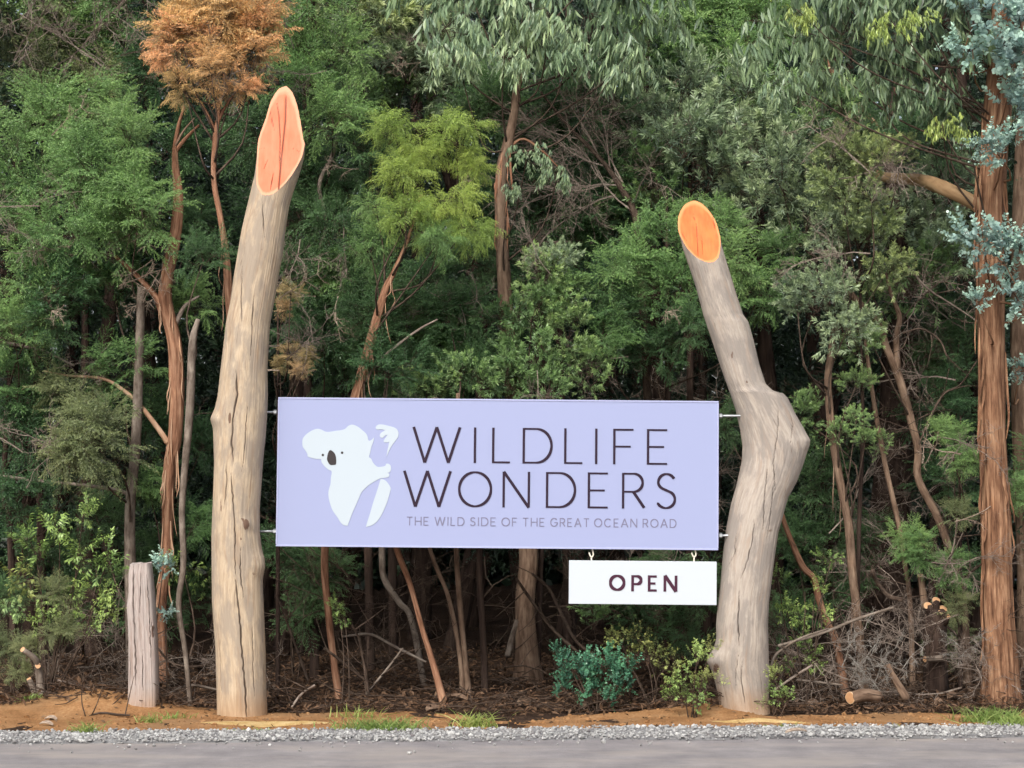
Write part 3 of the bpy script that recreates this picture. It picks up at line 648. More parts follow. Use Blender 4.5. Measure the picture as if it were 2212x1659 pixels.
# small hanging panel
cen2, ang2, W2, H2 = sign_frame([(1229, 1210), (1549, 1214), (1548, 1307), (1229, 1305)], YS)
osg = thing('hanging_sign', 'small white panel hanging on two hooks below the lavender sign', 'sign', tuple(cen2)); osg.rotation_euler = (0, -ang2, 0)
def loc3(x, y):
    p = D(x, y, YS) - cen2; c, s = math.cos(ang2), math.sin(ang2); return (p[0] * c + p[2] * s, -p[0] * s + p[2] * c)
bm_obj('panel', box_arrays(W2, H2, 0.03, 0.003), M['white_panel'], osg, (0, 0.015 + 0.01, 0))
k4 = 0.86406 / 5.027 * YS / F
for ch, a, b, t, bt in (('O', 668, 872, 487, 690), ('P', 947, 1086, 492, 697), ('E', 1155, 1283, 495, 699), ('N', 1353, 1526, 497, 700)):
    bm = bmesh.new(); p0 = loc3((1390 + a / 5.027) * 0.86406, (1340 + t / 5.027) * 0.86406); p1 = loc3((1390 + b / 5.027) * 0.86406, (1340 + bt / 5.027) * 0.86406)
    letter(bm, ch, (p0[0], p1[0], p0[1], p1[1]), 34 * k4, 27 * k4, 0.0065, 0.0033)
    bmesh.ops.recalc_face_normals(bm, faces=bm.faces); bm_obj('letter', bm, M['ink2'], osg)
for hx in (1278, 1500):
    q = lambda x, y: (loc3(x, y)[0], 0.026, loc3(x, y)[1])
    s = Soup()
    for P in ([q(hx, 1216), q(hx, 1204)], [q(hx, 1205), q(hx - 3.5, 1199), q(hx - 5, 1194)], [q(hx, 1205), q(hx + 4, 1199), q(hx + 3, 1192), q(hx + 1, 1182)]):
        v, f, g = tube_arrays(P, [0.0055] * len(P), 8, 0.01); s.add(v, f, grain=g)
    link('hook', s.mesh('hook', M['twine'], True), osg)

# ------------------------------------------------------------------ foliage templates
def kites(base, d, n, ln, hw, fold=0.0):
    """folded four-cornered leaves: base, side, tip, side"""
    w = norm(np.cross(d, n)) * hw[:, None]; m = base + d * (ln * 0.45)[:, None] + n * (fold * hw)[:, None]
    return np.stack([base, m - w, base + d * ln[:, None], m + w], 1)          # (k,4,3)
def blades(base, d, n, ln, hw, bend, seg=3, wprof=(0.25, 1.0, 0.8, 0.0)):
    """curved strip leaves; bend: vector added quadratically along the leaf"""
    w = norm(np.cross(d, n)); out = []
    ts = np.linspace(0, 1, seg + 1)
    pts = [base + d * (ln * t)[:, None] + bend * (t * t) for t in ts]
    for k in range(seg):
        a, b = wprof[k] * hw, wprof[k + 1] * hw
        out.append(np.stack([pts[k] - w * a[:, None], pts[k + 1] - w * b[:, None], pts[k + 1] + w * b[:, None], pts[k] + w * a[:, None]], 1))
    return np.concatenate(out, 0), seg
def rnd_dir(r, n): return norm(r.normal(size=(n, 3)))
def ortho(d, r):
    return norm(np.cross(d, rnd_dir(r, len(d))))
def tea_bough(r, L=0.5, droop=0.25, hang=0.0, dens=1.0):
    Q, tip = [], []
    n = 15
    for i in range(n + 1):
        s = 0.12 + 0.88 * i / n
        p = np.array([L * s, 0.03 * math.sin(5 * s + r.random()), L * (0.18 * s - droop * s * s)])
        tx = norm(np.array([1.0, 0, 0.18 - 2 * droop * s]))
        side = 1 if i % 2 else -1
        l = (0.21 * (1 - 0.6 * s) + 0.03) * r.uniform(0.75, 1.25)
        an = r.uniform(0.55, 1.0) if i < n else 0.0
        d = norm(tx * math.cos(an) + np.array([0, side * math.sin(an), r.normal(0, 0.22)]))
        m = max(6, int(l / 0.0120 * dens)); u = np.linspace(0.08, 1, m)
        c = p + d * (l * u)[:, None] + np.array([0, 0, -1.0]) * ((0.25 + hang) * l * u * u)[:, None]
        dd = norm(d + np.array([0, 0, -2.0]) * ((0.25 + hang) * u)[:, None])
        for k in range(2):
            rd = ortho(dd, r); ld = norm(dd * 0.75 + rd * 0.75)
            ln = r.uniform(0.021, 0.032, m) * (1.15 - 0.35 * u); hw = r.uniform(0.0038, 0.0052, m)
            Q.append(kites(c, ld, ortho(ld, r), ln, hw)); tip.append(np.repeat(u * (0.35 + 0.65 * s), 4))
    return np.concatenate(Q), np.concatenate(tip), [np.array([0, 0, 0.]), np.array([L * 0.5, 0, L * (0.09 - droop * 0.25)]), np.array([L * 0.95, 0, L * (0.18 - droop)])]
def hop_bough(r, L=0.32, big=1.3):
    Q, tip = [], []; m = 30
    s = np.sort(r.beta(2.0, 1.0, m)); c = np.column_stack([L * s, 0.02 * np.sin(s * 4), 0.10 * L * s * s])
    a = np.arange(m) * 2.4 + r.random() * 6; rd = np.column_stack([np.zeros(m), np.cos(a), np.sin(a)])
    op = r.uniform(0.5, 1.05, m) * (1.25 - 0.5 * s)
    d = norm(np.column_stack([np.cos(op), rd[:, 1] * np.sin(op), rd[:, 2] * np.sin(op)]))
    ln = r.uniform(0.050, 0.078, m) * big; hw = ln * r.uniform(0.085, 0.125, m)
    q, sg = blades(c, d, norm(np.cross(d, ortho(d, r))), ln, hw, d * 0 + np.array([0, 0, -0.008]), 2, (0.3, 1.0, 0.05))
    return q, np.repeat(np.tile(s ** 2, sg), 4), [np.zeros(3), np.array([L * 0.5, 0.01, 0.02 * L]), np.array([L, 0, 0.1 * L])]
def gum_bough(r, L=0.46, m=18, ll=0.20):
    s = np.sort(r.uniform(0.15, 1, m)); x = L * s; z = L * (0.22 * s - 0.95 * s ** 2.2)
    c = np.column_stack([x * 0.8, r.normal(0, 0.05, m) * s, z])
    d = norm(np.column_stack([r.normal(0.05, 0.30, m), r.normal(0, 0.30, m), np.full(m, -1.0)]))
    ln = r.uniform(0.75, 1.2, m) * ll; hw = ln * r.uniform(0.070, 0.100, m)
    sidev = norm(np.cross(d, rnd_dir(r, m)))
    q, sg = blades(c, d, norm(np.cross(d, sidev)), ln, hw, sidev * (ln * r.uniform(-0.35, 0.35, m))[:, None], 4, (0.12, 0.9, 1.0, 0.62, 0.03))
    return q, np.repeat(np.tile(r.random(m) ** 2, sg), 4), [np.zeros(3), np.array([L * 0.4, 0, 0.0]), np.array([L * 0.72, 0, -L * 0.45])]
def round_leaves(c, d, n, ln, hw):
    w = norm(np.cross(d, n))
    def P(t, k): return c + d * (ln * t)[:, None] + w * (hw * k)[:, None]
    return np.concatenate([np.stack([P(0, 0), P(.22, -.85), P(.55, -1), P(.6, 0)], 1), np.stack([P(.6, 0), P(.55, -1), P(.85, -.6), P(1, 0)], 1),
                           np.stack([P(0, 0), P(.6, 0), P(.55, 1), P(.22, .85)], 1), np.stack([P(.6, 0), P(1, 0), P(.85, .6), P(.55, 1)], 1)])
def blue_bough(r, L=0.42, size=0.085, pairs=9):
    Q, tip = [], []
    for i in range(pairs):
        s = 0.2 + 0.8 * i / (pairs - 1); a = i * 1.57 + r.normal(0, 0.3)
        for k in (0, math.pi):
            rd = np.array([0.35 + 0.5 * s, math.cos(a + k), math.sin(a + k)]) ; d = norm(rd + r.normal(0, 0.2, 3))[None]
            c = np.array([[L * s, 0, 0.06 * s * s]]); nn = norm(np.cross(d, np.cross(np.array([[1.0, 0, 0]]), d)) + r.normal(0, 0.25, (1, 3)))
            ln = np.array([size * (1.15 - 0.5 * s) * r.uniform(0.8, 1.2)])
            Q.append(round_leaves(c, d, nn, ln, ln * 0.40)); tip.append(np.repeat(np.full(4, s * 0.8), 4))
    return np.concatenate(Q), np.concatenate(tip), [np.zeros(3), np.array([L * 0.5, 0, 0.015]), np.array([L, 0, 0.06])]
def lance_bough(r, L=0.28, m=16, ll=0.075):
    s = np.sort(r.uniform(0.2, 1, m)); c = np.column_stack([L * s, r.normal(0, 0.015, m), 0.05 * s])
    a = r.random(m) * 6.28; d = norm(np.column_stack([0.6 + r.random(m) * 0.4, np.cos(a) * 0.9, np.sin(a) * 0.6 - 0.35]))
    ln = r.uniform(0.7, 1.25, m) * ll; hw = ln * r.uniform(0.10, 0.15, m)
    q, sg = blades(c, d, norm(np.cross(d, np.cross(d, np.array([0, 0, 1.0])))), ln, hw, np.tile([0, 0, -0.4], (m, 1)) * ln[:, None], 3, (0.3, 1.0, 0.75, 0.03))
    return q, np.repeat(np.tile(s ** 1.5, sg), 4), [np.zeros(3), np.array([L * 0.5, 0, 0.015]), np.array([L, 0, 0.05])]

def frame(d, r, yaw_only=False):
    d = norm(d)
    if yaw_only:
        h = norm(np.array([d[0], d[1], 0.0])); return np.column_stack([h, np.array([-h[1], h[0], 0]), np.array([0, 0, 1.0])])
    up = np.array([0, 0, 1.0]) + r.normal(0, 0.25, 3); y = norm(np.cross(up, d)); z = np.cross(d, y)
    return np.column_stack([d, y, z])
def blob(name, maker, nb, seed, clumps=8, per=8, rin=0.42, up=0.35, yaw_only=False, flat=0.8, jitter=0.10, twig='twig_brown', tw=0.0032):
    r = np.random.default_rng(seed); T = [maker(r) for _ in range(nb)]
    s = Soup(); nleaf = 0; VV, TI, TP = [], [], []; tubes = []
    k = 0
    for c in range(clumps):
        cc = rnd_dir(r, 1)[0] * rin * r.uniform(0.35, 1.0) ** 0.5 * np.array([1, 1, flat])
        ctint = r.random(); tubes.append(([np.array([0, 0, -0.35 * rin]), cc * 0.55, cc], tw * 2))
        for b in range(per):
            d = rnd_dir(r, 1)[0] + cc / rin * 0.9 + np.array([0, 0, up]); R = frame(d, r, yaw_only)
            Q, tp, st_ = T[k % nb]; k += 1
            sc = r.uniform(0.75, 1.2); p0 = cc + r.normal(0, jitter, 3)
            VV.append((Q.reshape(-1, 3) * sc) @ R.T + p0); TP.append(tp)
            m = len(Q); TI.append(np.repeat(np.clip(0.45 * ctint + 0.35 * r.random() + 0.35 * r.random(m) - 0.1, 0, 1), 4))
            tubes.append(([cc] + [R @ (q * sc) + p0 for q in st_], tw))
    V = np.concatenate(VV); nl = len(V) // 4
    s.add(V, np.arange(len(V)).reshape(-1, 4), tint=np.concatenate(TI), tip=np.concatenate(TP), grain=np.zeros((len(V), 3)))
    for P, rad in tubes:
        P = np.array(P); n = len(P); a = np.array([0, 2.09, 4.19]); t = norm(np.gradient(P, axis=0)); sd_ = norm(np.cross(t, [0.3, 0.2, 1.0])); fr = np.cross(sd_, t)
        rr = np.linspace(rad, rad * 0.4, n)
        v = P[:, None] + rr[:, None, None] * (np.cos(a)[None, :, None] * sd_[:, None] + np.sin(a)[None, :, None] * fr[:, None])
        i = np.arange(n - 1)[:, None] * 3; j = np.arange(3)[None]; j2 = (j + 1) % 3
        s.add(v.reshape(-1, 3), np.stack([i + j, i + j2, i + 3 + j2, i + 3 + j], -1).reshape(-1, 4), tint=np.zeros(n * 3), tip=np.zeros(n * 3), grain=v.reshape(-1, 3))
    me = s.mesh(name, M['leaf']); me.materials.append(M[twig])
    mi = np.zeros(len(me.polygons), np.int32); mi[nl:] = 1; me.polygons.foreach_set('material_index', mi)
    return me
def twig_brush(name, seed, n1=9, n2=7, L=0.9, mat='twig_grey', spread=0.9, rad=0.008, sub=4, jit=0.12):
    r = np.random.default_rng(seed); specs = []
    def grow(p, d, l, rad, level):
        k = 5; P = [p]; q = p; dd = d
        for _ in range(k):
            dd = norm(dd + r.normal(0, jit * (1 + level * 0.5), 3)); q = q + dd * l / k; P.append(q)
        specs.append((np.array(P), rad))
        if level < 2:
            for _ in range((n1, n2)[level]):
                t = r.uniform(0.15, 0.97); i = min(k - 1, int(t * k)); b = P[i] + (P[i + 1] - P[i]) * (t * k - i)
                nd = norm(dd * 0.8 + rnd_dir(r, 1)[0] * spread); grow(b, nd, l * r.uniform(0.35, 0.62) * (1.1 - 0.4 * t), rad * 0.55, level + 1)
        elif sub:
            for _ in range(sub):
                i = r.integers(1, k); nd = norm(dd + rnd_dir(r, 1)[0] * spread); e = P[i] + nd * l * 0.35; specs.append((np.array([P[i], P[i] + nd * l * 0.18 + r.normal(0, 0.004, 3), e]), rad * 0.7))
    grow(np.zeros(3), np.array([1.0, 0, 0]), L, rad, 0)
    s = Soup()
    for P, rd in specs:
        n = len(P); a = np.array([0, 2.09, 4.19]); t = norm(np.gradient(P, axis=0)); sd_ = norm(np.cross(t, [0.31, 0.17, 0.93])); fr = np.cross(sd_, t)
        rr = np.linspace(rd, rd * 0.45, n)
        v = P[:, None] + rr[:, None, None] * (np.cos(a)[None, :, None] * sd_[:, None] + np.sin(a)[None, :, None] * fr[:, None])
        i = np.arange(n - 1)[:, None] * 3; j = np.arange(3)[None]; j2 = (j + 1) % 3
        s.add(v.reshape(-1, 3), np.stack([i + j, i + j2, i + 3 + j2, i + 3 + j], -1).reshape(-1, 4), grain=v.reshape(-1, 3))
    return s.mesh(name, M[mat])

def bg_crown(name, seed, hgt=8.5):
    """whole crown of a woodland tree as one mesh of larger sprays"""
    r = np.random.default_rng(seed); VV, TI, TP = [], [], []
    T = [tea_bough(r, 0.62, 0.25, 0.1, 0.42) for _ in range(5)] + [hop_bough(r, 0.40, 1.5) for _ in range(3)]
    for i in range(150):
        z = 0.9 + (hgt - 0.9) * r.random(); a = r.random() * 6.28; q = r.uniform(0.15, 0.85) * (1.0 - 0.35 * z / hgt)
        d = np.array([math.cos(a), math.sin(a), r.normal(0.35, 0.5)]); R = frame(d, r); Q, tp, _ = T[i % 8]
        Q = Q - Q.mean((0, 1)) * 0; sc = r.uniform(1.0, 1.6)
        c0 = Q.mean(1, keepdims=True); Q = c0 + (Q - c0) * (1.35 if i % 8 < 5 else 1.1)
        VV.append((Q.reshape(-1, 3) * sc) @ R.T + np.array([q * math.cos(a), q * math.sin(a), z])); TP.append(tp)
        TI.append(np.repeat(np.clip(r.random() * 0.6 + 0.4 * r.random(len(Q)), 0, 1), 4))
    V = np.concatenate(VV)
    return mesh_np(name, V, np.arange(len(V)).reshape(-1, 4), M['leaf'], {'tint': np.concatenate(TI), 'tip': np.concatenate(TP)})
TPL = {
 'tea': [blob('tea_tree_crown', lambda r: tea_bough(r, 0.46, 0.22), 6, 100 + k, 9, 8, 0.42, 0.45) for k in range(4)],
 'weep': [blob('weeping_tea_tree_crown', lambda r: tea_bough(r, 0.40, 0.40, 0.75), 6, 120 + k, 8, 8, 0.36, 0.30) for k in range(2)],
 'hop': [blob('narrow_leaf_crown', lambda r: hop_bough(r), 6, 140 + k, 9, 11, 0.40, 0.55) for k in range(4)],
 'gum': [blob('gum_crown', lambda r: gum_bough(r), 6, 160 + k, 7, 4, 0.44, 0.2, True, jitter=0.14) for k in range(3)],
 'blue': [blob('juvenile_gum_crown', lambda r: blue_bough(r), 5, 180 + k, 5, 5, 0.26, 0.25, jitter=0.08) for k in range(2)],
 'round': [blob('round_leaf_crown', lambda r: blue_bough(r, 0.26, 0.055, 7), 5, 190 + k, 6, 7, 0.22, 0.7, jitter=0.05) for k in range(1)],
 'lance': [blob('lance_leaf_crown', lambda r: lance_bough(r), 6, 200 + k, 6, 6, 0.28, 0.6, jitter=0.08) for k in range(3)],
 'lance_s': [blob('small_lance_leaf_crown', lambda r: lance_bough(r, 0.20, 18, 0.045), 6, 210 + k, 6, 7, 0.24, 0.5, jitter=0.07) for k in range(2)],
 'brush': [twig_brush('fine_twigs', 300 + k) for k in range(3)],
 'twigs': [twig_brush('dead_twigs', 320 + k, 5, 4, 0.8, 'twig_brown', 1.0, 0.007, 2, 0.2) for k in range(3)],
 'droop': [twig_brush('drooping_twigs', 340 + k, 6, 5, 0.6, 'twig_pale', 0.7, 0.009, 2, 0.16) for k in range(2)],
 'lichen': [twig_brush('lichen_twigs', 350 + k, 7, 6, 0.42, 'lichen', 1.0, 0.006, 3, 0.2) for k in range(2)],
}
RAD = {'tea': 0.60, 'weep': 0.60, 'hop': 0.47, 'gum': 0.60, 'blue': 0.46, 'round': 0.36, 'lance': 0.42, 'lance_s': 0.34}
RNG = np.random.default_rng(5)
cnt = {}
def add_crown(parent, kind, pos, R, mat=None, name='crown', squash=1.0, dirv=None):
    k = cnt.get(kind, 0); cnt[kind] = k + 1
    me = TPL[kind][k % len(TPL[kind])]
    o = link(name, me, parent, tuple(np.array(pos) - np.array(parent.matrix_world.translation if False else parent.location)))
    if dirv is not None:
        q = Vector(dirv).to_track_quat('X', 'Z'); o.rotation_mode = 'QUATERNION'; o.rotation_quaternion = q; sc = R; o.scale = (sc, sc, sc)
    else:
        sc = R / RAD[kind]; o.rotation_euler = (RNG.normal(0, 0.12), RNG.normal(0, 0.12), RNG.random() * 6.28); o.scale = (sc, sc, sc * squash)
    if mat:
        o.color = (*LEAF[mat], 1)
    return o
def stem(parent, P, R, mat, name='branch', sides=7, rough=0.12, step=0.06, flare=0.0):
    L0 = np.array(parent.location)
    me = tubes_mesh(name, [dict(P=np.array(P) - L0, R=R, sides=sides, step=step, rough=rough, seed=float(RNG.random() * 50), flare=flare)], M[mat])
    return link(name, me, parent)
def base_Y(x, y): return float(G(x, y, 0.05)[1])
def tree(name, label, path, bark_, crowns=(), branches=(), group=None, Y=None, cat='tree', sides=14, rough=0.10, twigs=(), limb_mat=None, flare=0.35, top=None):
    """path: (x, y, width in pixels[, Y]) from the foot upwards; crowns: (kind, x, y, radius px, material, dY)"""
    Y0 = Y if Y is not None else base_Y(path[0][0], path[0][1])
    pts = [D(p[0], p[1], p[3] if len(p) > 3 else Y0) for p in path]; rad = [px(p[2], Y0) / 2 for p in path]
    b = pts[0].copy(); b[2] = H(b[0], b[1]) - 0.06; pts[0] = b
    if top: pts += [pts[-1] + np.array([top[0], top[1], top[2]])]; rad += [rad[-1] * top[3]]
    root = thing(name, label, cat, tuple(b + np.array([0, 0, 0.06])), group)
    stem(root, pts, rad, bark_, 'trunk', sides, rough, 0.05, flare)
    P = np.array(pts)
    for br in branches:
        q = [D(p[0], p[1], (p[3] if len(p) > 3 else Y0)) for p in br[1]]
        stem(root, q, [px(p[2], Y0) / 2 for p in br[1]], br[0], 'branch', 10, 0.08, 0.04)
    for c in crowns:
        kind, x, y, R, mat = c[:5]; dy = c[5] if len(c) > 5 else RNG.uniform(-0.35, 0.35)
        pos = D(x, y, Y0 + dy); Rm = px(R, Y0 + dy)
        add_crown(root, kind, pos, Rm, mat)
        # a limb from the trunk to the leaf mass
        zt = np.clip(pos[2] - (0.25 if kind == 'blue' else 0.7), P[0, 2] + 0.3, P[-1, 2]); a = np.array([np.interp(zt, P[:, 2], P[:, 0]), np.interp(zt, P[:, 2], P[:, 1]), zt])
        mid = (a + pos) / 2 + np.array([0, 0, -0.12]) + RNG.normal(0, 0.08, 3)
        stem(root, [a, mid, pos], [0.010, 0.007, 0.003], limb_mat or ('bark_gum' if kind == 'blue' else 'twig_brown'), 'branch', 5, 0.1, 0.1)
    for t in twigs:
        kind, x, y, size, dirv = t[:5]; Yt = t[5] if len(t) > 5 else Y0
        add_crown(root, kind, D(x, y, Yt), size, t[6] if len(t) > 6 else None, 'twigs', 1.0, dirv)
    return root

# ------------------------------------------------------------------ trees that show their own trunk
tree('peeling_tree', 'broken-topped tree with red-brown peeling bark beside the tall pale log', [(356, 1478, 24), (350, 1375, 22), (349, 1294, 23), (360, 1200, 24), (361, 1104, 25), (366, 1006, 28), (376, 956, 30), (381, 889, 31), (381, 820, 32), (376, 738, 30), (358, 654, 30), (361, 600, 27), (378, 520, 24), (386, 430, 21), (378, 340, 14), (384, 280, 9), (398, 230, 4)], 'bark_red',
     crowns=[('tea', 420, 660, 60, 'tea', .2), ('tea', 420, 1130, 45, 'tea', .2), ('tea', 420, 480, 55, 'tea_dark', .4)],
     branches=[('bark_pale', [(363, 958, 13), (345, 930, 12), (302, 875, 10), (269, 845, 9), (222, 818, 7), (144, 811, 5), (94, 801, 3)]),
               ('bark_red', [(352, 672, 22), (336, 640, 15), (300, 600, 12), (249, 553, 8)]), ('twig_grey', [(380, 700, 12), (400, 660, 8), (430, 640, 5)]),
               ('bark_red', [(378, 330, 10), (400, 300, 8), (430, 270, 5)])],
     twigs=[('droop', 345, 585, 0.55, (-0.5, -0.2, -0.8)), ('droop', 330, 560, 0.6, (-0.75, -0.2, -0.5)), ('droop', 352, 560, 0.5, (-0.2, -0.1, -1)), ('droop', 340, 640, 0.5, (-0.9, 0, -0.4)), ('droop', 300, 430, 0.7, (0.3, 0, -1), 14.6), ('twigs', 250, 560, 0.5, (-0.8, -0.2, 0.1)),
            ('twigs', 100, 805, 0.3, (-1, 0, 0.2)), ('droop', 370, 420, 0.7, (-0.7, -0.3, -0.5))], rough=0.16, flare=0.2)
tree('dead_tea_tree', 'slim tree with a bright orange-brown dead crown above the pale log', [(515, 1485, 26), (512, 1200, 24), (508, 900, 22), (500, 700, 20), (495, 640, 19), (487, 540, 15), (476, 470, 12), (462, 386, 11), (465, 302, 12), (470, 262, 10), (474, 220, 7)], 'bark_red',
     crowns=[('tea', 440, 70, 82, 'tea_dead', 0), ('tea', 510, 60, 82, 'tea_dead', .1), ('tea', 470, 20, 85, 'tea_dead', 0), ('tea', 395, 95, 62, 'tea_dead', -.1), ('tea', 545, 120, 58, 'tea_dead', .1), ('tea', 455, 150, 55, 'tea_dead', -.2), ('tea', 380, 40, 60, 'tea_dead', 0), ('tea', 400, 190, 42, 'tea_dead', -.1), ('tea', 505, 195, 42, 'tea_dead', 0), ('tea', 565, 60, 52, 'tea_dead', .1), ('tea', 355, 120, 40, 'tea_dead', 0), ('tea', 560, 10, 60, 'tea_dead', .1), ('tea', 540, 190, 24, 'tea_dead', 0)],
     branches=[('bark_red', [(466, 300, 8), (455, 260, 6), (430, 215, 5), (400, 180, 3)]), ('bark_red', [(470, 265, 8), (490, 225, 6), (520, 180, 4)]), ('bark_brown', [(380, 315, 6), (395, 285, 5), (420, 255, 3)])],
     twigs=[('brush', 470, 240, 0.55, (-0.5, -0.2, 0.9)), ('brush', 472, 240, 0.6, (0.5, -0.1, 0.9)), ('brush', 470, 230, 0.6, (0.05, -0.3, 1)), ('brush', 460, 200, 0.5, (-0.8, -0.2, 0.5), 14.3)], Y=14.3, limb_mat='twig_brown')
tree('slim_grey_tree', 'slim mottled grey trunk between the peeling tree and the pale log', [(413, 1520, 9), (400, 1408, 11), (386, 1308, 12), (396, 1217, 13), (393, 1106, 13), (400, 1000, 15), (407, 923, 17), (412, 850, 18), (416, 741, 16), (428, 690, 10)], 'bark_grey',
     crowns=[('tea', 440, 560, 60, 'tea_dark', .3), ('lance', 395, 1230, 36, 'lance', .1)], twigs=[('twigs', 410, 900, .5, (.8, 0, .3))])
tree('grey_trunk_tree', 'grey trunk rising behind the split timber post with one bare side limb', [(288, 1470, 26), (282, 1267, 24), (281, 1106, 23), (292, 973, 22), (300, 800, 20), (305, 620, 16)], 'bark_grey',
     crowns=[('tea', 230, 960, 95, 'tea_olive', -.4), ('tea', 300, 470, 95, 'tea', -.3), ('tea', 200, 900, 60, 'tea_olive', -.3), ('tea', 210, 1120, 60, 'tea_dark', .3), ('tea', 320, 1050, 50, 'tea', .2), ('tea', 270, 800, 70, 'tea', .1), ('hop', 250, 640, 70, 'tea_dark', .3)],
     branches=[('twig_grey', [(285, 1070, 9), (245, 1057, 9), (168, 1047, 8), (67, 1037, 8), (-30, 1022, 7)])], Y=14.9, twigs=[('twigs', 200, 1040, .5, (-.5, 0, -.6)), ('brush', 240, 740, .6, (-.6, -.3, -.5))])
tree('center_gum', 'stout pale-footed gum tree behind the lavender sign with long drooping leaves', [(1140, 1482, 52), (1136, 1400, 46), (1134, 1300, 43), (1141, 1190, 41), (1125, 1000, 38), (1095, 700, 34), (1083, 480, 26), (1083, 370, 24), (1097, 309, 23), (1110, 249, 19), (1117, 188, 16), (1137, 128, 14), (1142, 40, 12)], 'bark_brown',
     crowns=[('gum', 955, 45, 95, 'gum', -.3), ('gum', 1070, 40, 95, 'gum', 0), ('gum', 1190, 40, 95, 'gum', -.2), ('gum', 1310, 50, 95, 'gum', 0), ('gum', 1400, 30, 80, 'gum', .2), ('gum', 985, 120, 60, 'gum', -.4), ('gum', 1090, 110, 60, 'gum', -.4), ('gum', 1230, 110, 60, 'gum', -.3), ('gum', 1340, 140, 65, 'gum', -.2), ('gum', 1390, 110, 50, 'gum', -.1),
             ('gum', 1140, 330, 36, 'gum', -.35), ('gum', 1205, 375, 40, 'gum', -.3), ('gum', 1100, 400, 26, 'gum', -.35), ('gum', 1000, -60, 110, 'gum', 0), ('gum', 1150, -70, 110, 'gum', 0), ('gum', 1300, -60, 110, 'gum', 0)],
     branches=[('bark_red', [(1098, 320, 9), (1130, 300, 6), (1170, 325, 5), (1205, 360, 3)])], Y=15.1, rough=0.14, flare=0.5, top=(0.1, 0.1, 1.6, 0.6))
tree('weeping_tea_tree', 'yellow-green weeping tea tree on a slanting brown stem above the lavender sign', [(736, 1533, 15), (722, 1430, 15), (711, 1330, 16), (702, 1190, 17), (725, 1010, 19), (770, 855, 21), (800, 740, 20), (832, 630, 15), (850, 590, 11), (880, 520, 8), (910, 420, 6)], 'bark_red',
     crowns=[('weep', 850, 290, 52, 'tea_yellow', -.2), ('weep', 915, 320, 55, 'tea_yellow', -.1), ('weep', 985, 300, 60, 'tea_yellow', -.1), ('weep', 1025, 350, 45, 'tea_yellow', 0), ('weep', 870, 390, 55, 'tea_yellow', -.3), ('weep', 960, 430, 60, 'tea_yellow', -.2), ('weep', 880, 480, 58, 'tea_yellow', -.3), ('weep', 1010, 490, 50, 'tea_yellow', -.2), ('weep', 945, 525, 45, 'tea', -.3), ('weep', 810, 440, 45, 'tea', 0), ('weep', 800, 540, 48, 'tea', .1)],
     branches=[('twig_grey', [(782, 830, 6), (830, 770, 6), (900, 715, 5), (945, 690, 3)])], Y=14.3, rough=0.2, flare=0.2)
for k, (lab, pth, bk) in enumerate([
    ('rough reddish stem slanting down under the sign to a splayed bark foot', [(964, 1533, 18), (936, 1435, 13), (912, 1358, 12), (895, 1294, 12), (882, 1250, 12), (858, 1187, 12), (830, 1080, 12), (820, 900, 10)], 'bark_red'),
    ('mottled pale grey stem bending behind the reddish slanting stem', [(920, 1478, 13), (889, 1341, 14), (862, 1301, 15), (830, 1250, 15), (825, 1187, 14), (825, 1000, 13), (830, 860, 10)], 'bark_grey'),
    ('straight thin brown stem, right one of a close pair under the sign', [(1014, 1496, 13), (1003, 1408, 12), (993, 1294, 12), (986, 1187, 11), (985, 1000, 10), (990, 850, 9)], 'bark_brown'),
    ('curving thin brown stem that meets its straight twin at the foot', [(1001, 1496, 12), (996, 1442, 10), (983, 1355, 10), (966, 1281, 9), (936, 1207, 9), (910, 1100, 8), (900, 900, 7)], 'bark_brown'),
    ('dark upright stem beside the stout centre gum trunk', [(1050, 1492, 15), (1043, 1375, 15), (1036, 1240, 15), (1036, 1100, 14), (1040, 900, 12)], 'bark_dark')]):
    tree('understory_stem', lab, pth, bk, crowns=[('tea', pth[-1][0] + 20, 800, 70, 'tea_dark', .5), ('tea', pth[-1][0] - 20, 690, 70, 'tea_dark', .7)], twigs=[('twigs', pth[-3][0], pth[-3][1], .45, (RNG.choice([-1, 1]) * .7, .2, -.5))], flare=0.25, sides=10, rough=0.15, Y=max(13.8, base_Y(pth[0][0], pth[0][1])))
